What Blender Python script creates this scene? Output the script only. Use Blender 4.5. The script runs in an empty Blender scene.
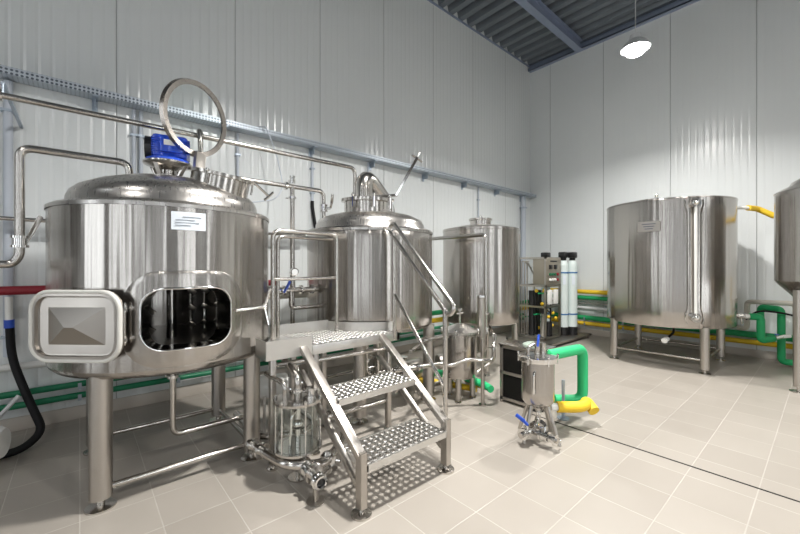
import bpy, bmesh, math, random
from mathutils import Vector, Matrix
random.seed(4)
R = math.radians
PI = math.pi
S = bpy.context.scene
C = S.collection
V = Vector

# ------------------------------------------------------------------ materials
def new_mat(name):
    m = bpy.data.materials.new(name); m.use_nodes = True
    return m, m.node_tree, m.node_tree.nodes['Principled BSDF']

def plain(name, col, rough=.5, metal=0., noise=0., nscale=30., coat=0., bump=0.):
    m, t, b = new_mat(name)
    b.inputs['Base Color'].default_value = (*col, 1)
    b.inputs['Roughness'].default_value = rough
    b.inputs['Metallic'].default_value = metal
    if coat: b.inputs['Coat Weight'].default_value = coat
    n = t.nodes.new('ShaderNodeTexNoise'); n.inputs['Scale'].default_value = nscale
    n.inputs['Detail'].default_value = 3
    tc = t.nodes.new('ShaderNodeTexCoord'); t.links.new(tc.outputs['Object'], n.inputs['Vector'])
    if noise:
        mr = t.nodes.new('ShaderNodeMapRange')
        mr.inputs['To Min'].default_value = rough - noise; mr.inputs['To Max'].default_value = rough + noise
        t.links.new(n.outputs['Fac'], mr.inputs['Value']); t.links.new(mr.outputs['Result'], b.inputs['Roughness'])
    if bump:
        bp = t.nodes.new('ShaderNodeBump'); bp.inputs['Strength'].default_value = .5; bp.inputs['Distance'].default_value = bump
        t.links.new(n.outputs['Fac'], bp.inputs['Height']); t.links.new(bp.outputs['Normal'], b.inputs['Normal'])
    return m

def sheet_steel(name, col=(.60, .585, .56), rough=.2, streak=.010, vscale=(5., 5., .25), brush=.0004):
    """rolled sheet: soft vertical buckles plus a fine brushed grain"""
    m, t, b = new_mat(name)
    b.inputs['Metallic'].default_value = 1.
    N = t.nodes.new; L = t.links.new
    tc = N('ShaderNodeTexCoord')
    mp = N('ShaderNodeMapping'); mp.inputs['Scale'].default_value = vscale; L(tc.outputs['Object'], mp.inputs['Vector'])
    n1 = N('ShaderNodeTexNoise'); n1.inputs['Scale'].default_value = 1.; n1.inputs['Detail'].default_value = 2.5
    L(mp.outputs['Vector'], n1.inputs['Vector'])
    mp2 = N('ShaderNodeMapping'); mp2.inputs['Scale'].default_value = (90, 90, 1.5); L(tc.outputs['Object'], mp2.inputs['Vector'])
    n2 = N('ShaderNodeTexNoise'); n2.inputs['Scale'].default_value = 1.; n2.inputs['Detail'].default_value = 2.
    L(mp2.outputs['Vector'], n2.inputs['Vector'])
    b1 = N('ShaderNodeBump'); b1.inputs['Strength'].default_value = 1.; b1.inputs['Distance'].default_value = streak
    L(n1.outputs['Fac'], b1.inputs['Height'])
    b2 = N('ShaderNodeBump'); b2.inputs['Strength'].default_value = .6; b2.inputs['Distance'].default_value = brush
    L(n2.outputs['Fac'], b2.inputs['Height']); L(b1.outputs['Normal'], b2.inputs['Normal'])
    L(b2.outputs['Normal'], b.inputs['Normal'])
    mr = N('ShaderNodeMapRange'); mr.inputs['To Min'].default_value = rough - .06; mr.inputs['To Max'].default_value = rough + .08
    L(n2.outputs['Fac'], mr.inputs['Value']); L(mr.outputs['Result'], b.inputs['Roughness'])
    mx = N('ShaderNodeMix'); mx.data_type = 'RGBA'
    mx.inputs['A'].default_value = (*[c * .88 for c in col], 1); mx.inputs['B'].default_value = (*[min(1, c * 1.08) for c in col], 1)
    L(n2.outputs['Fac'], mx.inputs['Factor']); L(mx.outputs['Result'], b.inputs['Base Color'])
    return m

M = {}
M['sheet'] = sheet_steel('brushed_sheet_steel', col=(.47, .445, .415), rough=.22, streak=.017, vscale=(6.5, 6.5, .22))
M['dome'] = sheet_steel('polished_dome_steel', col=(.50, .48, .455), rough=.28, streak=.0015, vscale=(2.5, 2.5, 2.5))
M['steel'] = plain('pipe_steel', (.55, .525, .49), .2, 1., .08, 25.)
M['pansteel'] = plain('pan_steel', (.66, .65, .625), .36, 1., .08, 12.)
M['doorsteel'] = plain('door_steel', (.42, .39, .355), .3, 1., .06, 8.)
M['darksteel'] = plain('tinted_steel', (.36, .33, .30), .26, 1., .06, 30.)
M['satin'] = plain('satin_steel', (.49, .46, .425), .34, 1., .08, 40.)
M['bright'] = plain('bright_steel', (.75, .74, .72), .1, 1., .05, 40.)
M['plate'] = plain('tread_steel', (.50, .49, .47), .33, 1., .06, 40.)
M['galv'] = plain('galvanised_tray', (.40, .46, .53), .42, .75, .12, 14.)
M['blue'] = plain('blue_enamel', (.012, .07, .55), .28, 0., .05, 30., coat=.4)
M['bluehandle'] = plain('blue_plastic', (.02, .08, .5), .4)
M['red'] = plain('red_paint', (.26, .008, .02), .38)
M['green'] = plain('green_foam', (.008, .30, .10), .55, 0, .05, 60, bump=.002)
M['greendark'] = plain('dark_green_pipe', (.004, .17, .075), .45)
M['greenfoam'] = plain('light_green_foam', (.02, .46, .17), .6, 0, .05, 60, bump=.003)
M['yellow'] = plain('yellow_foam', (.74, .49, .02), .6, 0, .05, 60, bump=.002)
M['white'] = plain('white_plastic', (.78, .78, .75), .4)
M['cream'] = plain('cream_insulation', (.70, .67, .60), .6)
M['black'] = plain('black_plastic', (.012, .012, .013), .35)
M['rubber'] = plain('black_rubber', (.008, .008, .009), .6)
M['rubber'].node_tree.nodes['Principled BSDF'].inputs['Specular IOR Level'].default_value = .25
M['gasket'] = plain('pale_silicone', (.62, .61, .57), .45)
M['greypipe'] = plain('grey_wall_pipe', (.60, .61, .61), .4)
M['conduit'] = plain('grey_conduit', (.50, .54, .60), .4)
M['paper'] = plain('paper_label', (.72, .78, .84), .35)
M['ink'] = plain('dark_ink', (.08, .10, .14), .5)
M['fibre'] = plain('fibreglass_shell', (.66, .74, .72), .4)
M['bluetape'] = plain('blue_tape', (.02, .13, .35), .5)
M['olive'] = plain('panel_taupe', (.30, .275, .225), .45, .5)
M['blackpanel'] = plain('black_mesh_panel', (.006, .0055, .005), .55)
M['blackpanel'].node_tree.nodes['Principled BSDF'].inputs['Specular IOR Level'].default_value = .2
M['darkgreen'] = plain('dark_green_plastic', (.01, .12, .05), .4)
M['deck'] = plain('roof_deck', (.20, .225, .25), .45, .5, .08, 6.)
M['beam'] = plain('purlin_steel', (.30, .35, .46), .45, .45, .08, 6.)
M['aqua'] = plain('pale_green_cover', (.30, .36, .31), .5)

def glass(name, col=(1, 1, 1), rough=0., ior=1.45):
    m, t, b = new_mat(name)
    b.inputs['Base Color'].default_value = (*col, 1); b.inputs['Roughness'].default_value = rough
    b.inputs['Transmission Weight'].default_value = 1.; b.inputs['IOR'].default_value = ior
    return m
M['glass'] = glass('clear_glass', (.95, .98, .97), .01, 1.12)

def emit(name, col, st):
    m, t, b = new_mat(name)
    b.inputs['Base Color'].default_value = (*col, 1)
    b.inputs['Emission Color'].default_value = (*col, 1); b.inputs['Emission Strength'].default_value = st
    return m
M['lamp'] = emit('lamp_diffuser', (1, .98, .95), 30.)
M['daylight'] = emit('daylit_pane', (.90, .95, 1.), 1.9)  # added glow out of view, mirrored as streaks by the tanks

def wall_mat(name, axis):
    """sandwich panel sheet: fine vertical ribs, a joint every 1.02 m"""
    m, t, b = new_mat(name)
    N = t.nodes.new; L = t.links.new
    g = N('ShaderNodeNewGeometry'); sp = N('ShaderNodeSeparateXYZ'); L(g.outputs['Position'], sp.inputs[0])
    P = sp.outputs[axis]
    def mth(op, a, bb=None, cc=None):
        n = N('ShaderNodeMath'); n.operation = op
        for i, v in enumerate((a, bb, cc)):
            if v is None: continue
            if isinstance(v, (int, float)): n.inputs[i].default_value = v
            else: L(v, n.inputs[i])
        return n.outputs[0]
    def tri(per, off=0.):      # distance from nearest multiple, metres
        a = mth('ADD', P, off + 50 * per)
        f = mth('MODULO', a, per)
        return mth('SUBTRACT', per / 2, mth('ABSOLUTE', mth('SUBTRACT', f, per / 2)))
    rib = mth('MULTIPLY', mth('MINIMUM', tri(.085), .018), 55.)         # 0 in groove .. 1 on the flat
    jt = mth('MINIMUM', mth('MULTIPLY', tri(1.02, -.25 if axis == 'X' else -.68 + 1.02), 180.), 1.)
    h = mth('ADD', mth('MULTIPLY', rib, .0034 if axis == 'X' else .0016), mth('MULTIPLY', jt, .006))
    bp = N('ShaderNodeBump'); bp.inputs['Strength'].default_value = 1.; bp.inputs['Distance'].default_value = 1.
    L(h, bp.inputs['Height']); L(bp.outputs['Normal'], b.inputs['Normal'])
    n = N('ShaderNodeTexNoise'); n.inputs['Scale'].default_value = 1.3; L(g.outputs['Position'], n.inputs['Vector'])
    cr = N('ShaderNodeMix'); cr.data_type = 'RGBA'; L(n.outputs['Fac'], cr.inputs['Factor'])
    cr.inputs['A'].default_value = (.69, .72, .72, 1); cr.inputs['B'].default_value = (.74, .765, .765, 1)
    c2 = N('ShaderNodeMix'); c2.data_type = 'RGBA'; c2.inputs['A'].default_value = (.36, .37, .37, 1)
    L(jt, c2.inputs['Factor']); L(cr.outputs['Result'], c2.inputs['B']); L(c2.outputs['Result'], b.inputs['Base Color'])
    b.inputs['Roughness'].default_value = .24
    b.inputs['Specular IOR Level'].default_value = .7
    return m

def floor_mat():
    m, t, b = new_mat('beige_floor_tile')
    N = t.nodes.new; L = t.links.new
    g = N('ShaderNodeNewGeometry'); sp = N('ShaderNodeSeparateXYZ'); L(g.outputs['Position'], sp.inputs[0])
    def mth(op, a, bb=None):
        n = N('ShaderNodeMath'); n.operation = op
        for i, v in enumerate((a, bb)):
            if v is None: continue
            if isinstance(v, (int, float)): n.inputs[i].default_value = v
            else: L(v, n.inputs[i])
        return n.outputs[0]
    T = .317
    def dist(P, off):
        f = mth('MODULO', mth('ADD', P, 50 * T - off), T)
        return mth('SUBTRACT', T / 2, mth('ABSOLUTE', mth('SUBTRACT', f, T / 2)))
    dx = dist(sp.outputs['X'], FX); dy = dist(sp.outputs['Y'], FY)
    d = mth('MINIMUM', dx, dy)
    k = N('ShaderNodeMapRange'); k.inputs['From Min'].default_value = .0015; k.inputs['From Max'].default_value = .0035
    L(d, k.inputs['Value'])
    # tile-to-tile tone
    cx = mth('FLOOR', mth('DIVIDE', mth('ADD', sp.outputs['X'], 50 * T - FX), T))
    cy = mth('FLOOR', mth('DIVIDE', mth('ADD', sp.outputs['Y'], 50 * T - FY), T))
    cb = N('ShaderNodeCombineXYZ'); L(cx, cb.inputs[0]); L(cy, cb.inputs[1])
    wn = N('ShaderNodeTexWhiteNoise'); L(cb.outputs[0], wn.inputs['Vector'])
    nz = N('ShaderNodeTexNoise'); nz.inputs['Scale'].default_value = 3.; nz.inputs['Detail'].default_value = 5; L(g.outputs['Position'], nz.inputs['Vector'])
    a = N('ShaderNodeMix'); a.data_type = 'RGBA'; a.inputs['A'].default_value = (.285, .258, .224, 1); a.inputs['B'].default_value = (.35, .32, .282, 1)
    L(mth('ADD', mth('MULTIPLY', wn.outputs['Value'], .45), mth('MULTIPLY', nz.outputs['Fac'], .55)), a.inputs['Factor'])
    gr = N('ShaderNodeMix'); gr.data_type = 'RGBA'; L(nz.outputs['Fac'], gr.inputs['Factor'])
    gr.inputs['A'].default_value = (.30, .28, .25, 1); gr.inputs['B'].default_value = (.56, .525, .48, 1)
    o = N('ShaderNodeMix'); o.data_type = 'RGBA'; L(k.outputs['Result'], o.inputs['Factor'])
    L(gr.outputs['Result'], o.inputs['A']); L(a.outputs['Result'], o.inputs['B']); L(o.outputs['Result'], b.inputs['Base Color'])
    rr = N('ShaderNodeMapRange'); rr.inputs['To Min'].default_value = .26; rr.inputs['To Max'].default_value = .48
    L(nz.outputs['Fac'], rr.inputs['Value']); L(rr.outputs['Result'], b.inputs['Roughness'])
    bp = N('ShaderNodeBump'); bp.inputs['Strength'].default_value = .5; bp.inputs['Distance'].default_value = .002
    L(k.outputs['Result'], bp.inputs['Height']); L(bp.outputs['Normal'], b.inputs['Normal'])
    return m
FX, FY = .0, .27
M['floor'] = floor_mat()
M['wallX'] = wall_mat('ribbed_panel_wall_long', 'X')
M['wallY'] = wall_mat('ribbed_panel_wall_end', 'Y')
M['skirt'] = plain('skirting_tile', (.46, .42, .37), .4, 0, .05, 5.)
def perf_mat():
    m, t, b = new_mat('perforated_tray')
    N = t.nodes.new; L = t.links.new
    g = N('ShaderNodeNewGeometry'); vo = N('ShaderNodeTexVoronoi'); vo.inputs['Scale'].default_value = 36.; vo.inputs['Randomness'].default_value = 0.
    L(g.outputs['Position'], vo.inputs['Vector'])
    mr = N('ShaderNodeMapRange'); mr.inputs['From Min'].default_value = .30; mr.inputs['From Max'].default_value = .36; L(vo.outputs['Distance'], mr.inputs['Value'])
    mx = N('ShaderNodeMix'); mx.data_type = 'RGBA'; mx.inputs['A'].default_value = (.10, .12, .15, 1); mx.inputs['B'].default_value = (.52, .57, .62, 1)
    L(mr.outputs['Result'], mx.inputs['Factor']); L(mx.outputs['Result'], b.inputs['Base Color'])
    b.inputs['Metallic'].default_value = .6; b.inputs['Roughness'].default_value = .42
    return m
M['perf'] = perf_mat()
M['darkwall'] = plain('dark_grey_wall', (.15, .14, .13), .5, 0, .05, 3.)

# ------------------------------------------------------------------ mesh builder
class MB:
    def __init__(s): s.bm = bmesh.new()
    def box(s, x0, x1, y0, y1, z0, z1, bev=0.):
        return s.obox(V(((x0+x1)/2, (y0+y1)/2, (z0+z1)/2)), (x1-x0, y1-y0, z1-z0), Matrix.Identity(3), bev)
    def obox(s, c, size, rot=None, bev=0.):
        rot = rot or Matrix.Identity(3)
        r = bmesh.ops.create_cube(s.bm, size=1.)
        vs = r['verts']
        for v in vs: v.co = V(c) + rot @ V((v.co.x*size[0], v.co.y*size[1], v.co.z*size[2]))
        if bev:
            es = list({e for v in vs for e in v.link_edges})
            bmesh.ops.bevel(s.bm, geom=es, offset=bev, segments=2, affect='EDGES', profile=.5)
        return s
    def beam(s, p0, p1, w, h, up=(0, 0, 1), bev=.002):
        p0, p1 = V(p0), V(p1); z = (p1-p0).normalized(); x = z.cross(V(up))
        if x.length < 1e-4: x = V((1, 0, 0))
        x.normalize(); y = z.cross(x)
        rot = Matrix((x, y, z)).transposed()
        return s.obox((p0+p1)/2, (w, h, (p1-p0).length), rot, bev)
    def sweep(s, pts, rs, seg=14, closed=False, caps=True, prof=None):
        n = len(pts); pts = [V(p) for p in pts]
        if not hasattr(rs, '__len__'): rs = [rs]*n
        tang = []
        for i in range(n):
            a = pts[(i-1) % n] if (closed or i > 0) else pts[i]; b = pts[(i+1) % n] if (closed or i < n-1) else pts[i]
            tang.append((b-a).normalized())
        t = tang[0]; u = t.cross(V((0, 0, 1)))
        if u.length < 1e-3: u = t.cross(V((1, 0, 0)))
        u.normalize(); rings = []
        for i in range(n):
            if i:
                q = tang[i-1].rotation_difference(tang[i]); u = q @ u
            u = (u - tang[i]*u.dot(tang[i])).normalized(); w = tang[i].cross(u)
            ring = []
            if prof:
                for (a, b) in prof: ring.append(s.bm.verts.new(pts[i] + u*a + w*b))
            else:
                for k in range(seg):
                    a = 2*PI*k/seg; ring.append(s.bm.verts.new(pts[i] + (u*math.cos(a) + w*math.sin(a))*rs[i]))
            rings.append(ring)
        m = len(rings[0])
        for i in range(n if closed else n-1):
            A, B = rings[i], rings[(i+1) % n]
            for k in range(m): s.bm.faces.new((A[k], A[(k+1) % m], B[(k+1) % m], B[k]))
        if caps and not closed:
            s.bm.faces.new(rings[0][::-1]); s.bm.faces.new(rings[-1])
        return s
    def tube(s, pts, r, bend=.05, seg=14, n=6):
        pts = [V(p) for p in pts]; out = [pts[0]]
        for i in range(1, len(pts)-1):
            a, b, c = pts[i-1], pts[i], pts[i+1]
            d1 = (a-b); d2 = (c-b); l = min(bend, d1.length*.48, d2.length*.48)
            if d1.normalized().dot(d2.normalized()) < -.999: out.append(b); continue
            p = b + d1.normalized()*l; q = b + d2.normalized()*l
            for k in range(n+1):
                t = k/n; out.append(p*(1-t)**2 + b*2*t*(1-t) + q*t*t)
        out.append(pts[-1])
        return s.sweep(out, r, seg)
    def cyl(s, p0, p1, r, r2=None, seg=24):
        return s.sweep([p0, p1], [r, r if r2 is None else r2], seg)
    def ring(s, c, ax, Rr, r, seg=36, sg=10, prof=None):
        ax = V(ax).normalized(); u = ax.cross(V((0, 0, 1)))
        if u.length < 1e-3: u = V((1, 0, 0))
        u.normalize(); w = ax.cross(u)
        pts = [V(c) + (u*math.cos(2*PI*k/seg) + w*math.sin(2*PI*k/seg))*Rr for k in range(seg)]
        return s.sweep(pts, r, sg, closed=True, prof=prof)
    def lathe(s, c, prof, seg=48, ax=(0, 0, 1), closed=False):
        ax = V(ax).normalized(); u = ax.cross(V((0, 1, 0)))
        if u.length < 1e-3: u = V((1, 0, 0))
        u.normalize(); w = ax.cross(u); c = V(c); rings = []
        for (r, z) in prof:
            if r < 1e-5: rings.append([s.bm.verts.new(c + ax*z)])
            else: rings.append([s.bm.verts.new(c + ax*z + (u*math.cos(2*PI*k/seg) + w*math.sin(2*PI*k/seg))*r) for k in range(seg)])
        idx = list(range(len(rings)-1)) + ([len(rings)-1] if closed else [])
        for i in idx:
            A, B = rings[i], rings[(i+1) % len(rings)]
            for k in range(seg):
                k2 = (k+1) % seg
                if len(A) == 1 and len(B) == 1: continue
                if len(A) == 1: s.bm.faces.new((A[0], B[k2], B[k]))
                elif len(B) == 1: s.bm.faces.new((A[k], A[k2], B[0]))
                else: s.bm.faces.new((A[k], A[k2], B[k2], B[k]))
        return s
    def prism(s, poly, z0, z1):
        a = [s.bm.verts.new((x, y, z0)) for x, y in poly]; b = [s.bm.verts.new((x, y, z1)) for x, y in poly]
        n = len(poly)
        s.bm.faces.new(a[::-1]); s.bm.faces.new(b)
        for i in range(n): s.bm.faces.new((a[i], a[(i+1) % n], b[(i+1) % n], b[i]))
        return s
    def ball(s, c, r, seg=16, sc=(1, 1, 1)):
        q = bmesh.ops.create_uvsphere(s.bm, u_segments=seg, v_segments=seg//2+2, radius=r)
        for v in q['verts']: v.co = V(c) + V((v.co.x*sc[0], v.co.y*sc[1], v.co.z*sc[2]))
        return s
    def perf(s, x0, x1, y0, y1, z, pitch, hr, th=.003, keep=None):
        """plate with real round holes"""
        nx = max(1, round((x1-x0)/pitch)); ny = max(1, round((y1-y0)/pitch)); px = (x1-x0)/nx; py = (y1-y0)/ny
        N8 = 8; cache = {}
        def vert(x, y, zz):
            k = (round(x, 5), round(y, 5), zz)
            if k not in cache: cache[k] = s.bm.verts.new((x, y, zz))
            return cache[k]
        for i in range(nx):
            for j in range(ny):
                cx, cy = x0+(i+.5)*px, y0+(j+.5)*py
                if keep and not keep(cx, cy): continue
                sq = [(.5, 0), (.5, .5), (0, .5), (-.5, .5), (-.5, 0), (-.5, -.5), (0, -.5), (.5, -.5)]
                o = [vert(cx+a*px, cy+b*py, z) for a, b in sq]
                mid = [s.bm.verts.new((cx+math.cos(2*PI*k/N8)*hr*1.3, cy+math.sin(2*PI*k/N8)*hr*1.3, z)) for k in range(N8)]
                h = [s.bm.verts.new((cx+math.cos(2*PI*k/N8)*hr, cy+math.sin(2*PI*k/N8)*hr, z+.004)) for k in range(N8)]
                d = [s.bm.verts.new((cx+math.cos(2*PI*k/N8)*hr, cy+math.sin(2*PI*k/N8)*hr, z-th)) for k in range(N8)]
                for k in range(N8):
                    q = (k+1) % N8
                    s.bm.faces.new((o[k], o[q], mid[q], mid[k])); s.bm.faces.new((mid[k], mid[q], h[q], h[k])); s.bm.faces.new((h[k], h[q], d[q], d[k]))
        return s

def link(name, mb, mat, parent=None, loc=None, ang=38.):
    bm = mb.bm
    if parent is None and loc is None:
        cs = [v.co for v in bm.verts]
        loc = V(((min(c.x for c in cs)+max(c.x for c in cs))/2, (min(c.y for c in cs)+max(c.y for c in cs))/2, min(c.z for c in cs)))
    org = ORG[parent.name] if parent else V(loc)
    bmesh.ops.recalc_face_normals(bm, faces=bm.faces[:])
    for v in bm.verts: v.co -= org
    for fc in bm.faces: fc.smooth = True
    me = bpy.data.meshes.new(name); bm.to_mesh(me); bm.free()
    me.set_sharp_from_angle(angle=R(ang))
    me.materials.append(M[mat] if isinstance(mat, str) else mat)
    o = bpy.data.objects.new(name, me); C.objects.link(o)
    if parent: o.parent = parent
    else: o.location = org
    ORG[o.name] = org
    return o
ORG = {}
def tag(o, label=None, cat=None, group=None, kind=None):
    for k, v in (('label', label), ('category', cat), ('group', group), ('kind', kind)):
        if v: o[k] = v
    return o
def thing(name, loc, label, cat, group=None):
    o = bpy.data.objects.new(name, None); o.empty_display_size = .1; C.objects.link(o); o.location = loc
    ORG[o.name] = V(loc)
    return tag(o, label, cat, group)
def single(name, mb, mat, label, cat, group=None, loc=None):
    return tag(link(name, mb, mat, None, loc), label, cat, group)
def struct(name, mb, mat, parent=None):
    o = link(name, mb, mat, parent, None if parent else V((0, 0, 0)))
    if not parent: o['kind'] = 'structure'
    return o
def copy_tree(o, loc, label):
    def rec(x, p=None):
        c = x.copy(); C.objects.link(c)
        if p: c.parent = p
        for ch in x.children: rec(ch, c)
        return c
    r = rec(o); r.location = loc; r['label'] = label
    return r

def clamp(p, ax, r, parent, name='pipe_clamp'):
    """tri-clamp ferrule with its wing bolt"""
    ax = V(ax).normalized(); m = MB(); p = V(p)
    m.cyl(p-ax*.009, p+ax*.009, r*1.75, seg=18)
    side = ax.cross(V((.3, .2, 1))).normalized()
    m.cyl(p+side*r*1.6, p+side*(r*1.6+.03), .006, seg=8)
    m.obox(p+side*(r*1.6+.03), (.008, .03, .012), None, .002)
    return link(name, m, 'bright', parent)
def valve(p, ax, r, parent, hdir=(0, 0, 1), hl=.12, mat='steel'):
    """butterfly valve: disc body, neck and lever"""
    ax = V(ax).normalized(); p = V(p); h = V(hdir).normalized(); m = MB()
    m.cyl(p-ax*.02, p+ax*.02, r*1.5, seg=18)
    m.cyl(p-ax*.034, p-ax*.02, r*1.85, seg=18); m.cyl(p+ax*.02, p+ax*.034, r*1.85, seg=18)
    side = ax.cross(h).normalized()
    m.cyl(p, p+side*(r*1.5+.035), .011, seg=10)
    o = link('valve_body', m, 'bright', parent)
    q = p+side*(r*1.5+.035); m = MB()
    m.beam(q, q+h*hl*.35+side*.015, .012, .02, up=side); m.beam(q+h*hl*.33+side*.015, q+h*hl+side*.03, .014, .024, up=side)
    link('valve_lever', m, mat, parent)
    return o

# ------------------------------------------------------------------ room
X0, X1, Y0, Y1, H = -3.6, 7.29, -4.2, 4.19, 5.57
struct('floor', MB().box(X0-.2, X1+.2, Y0-.2, Y1+.2, -.1, 0), 'floor')
struct('wall_left', MB().box(X0-.2, X1+.2, Y1, Y1+.12, 0, H+.15), 'wallX')
struct('wall_back', MB().box(X1, X1+.12, Y0-.2, Y1, 0, H+.15), 'wallY')
struct('wall_right', MB().box(X0-.2, X1, Y0-.12, Y0, 0, H+.15), 'darkwall')
struct('wall_front', MB().box(X0-.12, X0, Y0, Y1, 0, H+.15), 'darkwall')
struct('baseboard_left', MB().box(X0, X1, Y1-.012, Y1, 0, .11, .003), 'skirt')
struct('baseboard_back', MB().box(X1-.012, X1, Y0, Y1-.012, 0, .11, .003), 'skirt')
# trapezoidal roof deck, ribs run across the room
m = MB(); prof = []; x = X0-.2; pitch = .25
while x < X1+.1:
    prof += [(x, H), (x+.10, H), (x+.135, H+.09), (x+.215, H+.09)]; x += pitch
a = [m.bm.verts.new((px, Y0-.1, pz)) for px, pz in prof]; b = [m.bm.verts.new((px, Y1+.1, pz)) for px, pz in prof]
for i in range(len(prof)-1): m.bm.faces.new((a[i], a[i+1], b[i+1], b[i]))
struct('ceiling', m, 'deck')
for i, yy in enumerate((3.1, .55, -2.0)):
    m = MB(); m.box(X0, X1-.1, yy-.06, yy+.06, H-.20, H-.185); m.box(X0, X1-.1, yy-.06, yy+.06, H-.012, H); m.box(X0, X1-.1, yy-.006, yy+.006, H-.19, H-.01)
    struct('trim_%d' % (i+1), m, 'beam')
m = MB(); m.box(X1-.10, X1-.002, Y0, Y1-.01, H-.15, H-.13); m.box(X1-.012, X1-.002, Y0, Y1-.01, H-.15, H)
m.box(X1-.10, X1-.09, Y0, Y1-.01, H-.15, H-.09)
struct('trim_4', m, 'beam')
struct('trim_5', MB().box(X0, X1, Y1-.012, Y1, H-.04, H-.005), 'beam')
# narrow floor joint (a covered slot) across the tiles
struct('trim_6', MB().box(2.995, 3.007, -3.9, 1.72, 0, .0025), 'rubber')
# glowing framed panels added behind the viewer for bright streaks in the steel
wi = 0
for (yy) in (-2.6, -.2, 2.2):
    wi += 1
    m = MB(); y0_, y1_ = yy-.4, yy+.4
    for q in ((y0_, y0_+.05, .1, 3.9), (y1_-.05, y1_, .1, 3.9), (y0_, y1_, .1, .15), (y0_, y1_, 3.85, 3.9), (yy-.02, yy+.02, .1, 3.9)):
        m.box(X0, X0+.05, *q)
    w = struct('window_%d' % wi, m, 'greypipe')
    link('window_pane', MB().box(X0+.005, X0+.015, y0_+.05, y1_-.05, .15, 3.85), 'daylight', w)
for (xx) in (-2.0, 1.2, 4.4):
    wi += 1
    m = MB(); x0_, x1_ = xx-.38, xx+.38
    for q in ((x0_, x0_+.05), (x1_-.05, x1_), (xx-.02, xx+.02)): m.box(q[0], q[1], Y0, Y0+.05, .1, 3.9)
    m.box(x0_, x1_, Y0, Y0+.05, .1, .15); m.box(x0_, x1_, Y0, Y0+.05, 3.85, 3.9)
    w = struct('window_%d' % wi, m, 'greypipe')
    link('window_pane', MB().box(x0_+.05, x1_-.05, Y0+.005, Y0+.015, .15, 3.85), 'daylight', w)
m = MB(); m.box(-.55, .25, Y0, Y0+.06, 0, 2.3, .005); m.box(2.5, 3.4, Y0, Y0+.06, 0, 3.2, .005)
struct('door_1', m, 'deck')  # dark slabs added out of view to put dark bands in steel reflections

# ------------------------------------------------------------------ lamps
def lamp(x, y, z, label, watts):
    t = thing('pendant_lamp', (x, y, z), label, 'lamp', 'high bay pendant lamps')
    link('lamp_shade', MB().lathe((x, y, z), [(.155, .0), (.16, .0), (.13, .06), (.07, .11), (.06, .17), (.0, .18), (0, .17), (.05, .16), (.06, .105), (.12, .055), (.15, .0)], 32), 'greypipe', t)
    link('diffuser', MB().lathe((x, y, z), [(0, -.085), (.05, -.078), (.09, -.055), (.112, -.02), (.115, .012), (0, .014)], 32), 'lamp', t)
    link('cord', MB().cyl((x, y, z+.175), (x, y, H+.05), .005, seg=8), 'greypipe', t)
    L = bpy.data.lights.new('lamp_light', 'AREA'); L.shape = 'DISK'; L.size = .2; L.energy = watts; L.color = (1, .975, .94); L.spread = R(150)
    o = bpy.data.objects.new('lamp_light', L); C.objects.link(o); o.parent = t; o.location = (0, 0, -.095)
    return t
lamp(5.1, 1.54, 3.93, 'bright round pendant lamp hanging on a thin cord in front of the end wall', 72)
for k, (lx, ly, lw) in enumerate(((1.75, 1.35, 96), (-1.7, 1.35, 9), (5.1, -2.0, 70), (1.75, -2.0, 62), (-1.7, -2.0, 16))):
    lamp(lx, ly, 3.93, 'round pendant lamp of the row hanging out of view overhead', lw)

# ------------------------------------------------------------------ tanks
def legs(t, cx, cy, off, r, ztop, foot=.055, mat='satin', fr=.07):
    for sx in (-1, 1):
        for sy in (-1, 1):
            x, y = cx+sx*off, cy+sy*off
            lg = link('leg', MB().cyl((x, y, foot), (x, y, ztop), r, seg=28), mat, t)
            link('foot', MB().lathe((x, y, 0), [(0, 0), (fr, 0), (fr, .008), (r*.35, .014), (r*.35, foot), (0, foot)], 24), 'steel', lg)
def bars(t, cx, cy, off, r, z, sides='fblr'):
    for s in sides:
        o = off-r*.3
        p = {'f': ((cx-o, cy-off), (cx+o, cy-off)), 'b': ((cx-o, cy+off), (cx+o, cy+off)),
             'l': ((cx-off, cy-o), (cx-off, cy+o)), 'r': ((cx+off, cy-o), (cx+off, cy+o))}[s]
        link('crossbar', MB().cyl((*p[0], z), (*p[1], z), .017, seg=12), 'steel', t)

# ---- mash tun
TX, TY, TR = .48, 2.97, .63
Z0, Z1 = .74, 1.645
t = thing('mash_tun', (TX, TY, 0), 'large steel tank with open manway door and blue motor on top', 'tank')
def rrect(th, hw, hh, rad):
    """point of a rounded rectangle's outline in direction th"""
    dx, dy = math.cos(th), math.sin(th)
    lo, hi = 0., 2*(hw+hh)
    for _ in range(40):
        md = (lo+hi)/2; px, py = abs(dx*md), abs(dy*md)
        qx, qy = max(px-(hw-rad), 0), max(py-(hh-rad), 0)
        inside = px <= hw and py <= hh and math.hypot(qx, qy) <= rad
        if inside: lo = md
        else: hi = md
    return dx*lo, dy*lo
OX, OZ, OHW, OHH, ORD = .462, 1.012, .214, .163, .10     # opening: centre x, z, half sizes (arc length)
def on_tank(s, z, off=0.):
    """s = arc length from the opening's centre on the side facing -Y"""
    a0 = math.asin((OX-TX)/TR); a = a0 + s/TR
    return V((TX+(TR+off)*math.sin(a), TY-(TR+off)*math.cos(a), z))
m = MB(); nth = 120; ds = 2*PI*TR/nth; zs = [Z0 + (Z1-Z0)*k/14 for k in range(15)]
hs = int(.30/ds)+1                 # half width of the cut region in columns
zi0 = max(i for i, z in enumerate(zs) if z < OZ-OHH-.02); zi1 = min(i for i, z in enumerate(zs) if z > OZ+OHH+.02)
grid = {}
def gv(i, j):
    i = ((i+nth//2) % nth) - nth//2
    if (i, j) not in grid: grid[i, j] = m.bm.verts.new(on_tank(i*ds, zs[j]))
    return grid[i, j]
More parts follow.
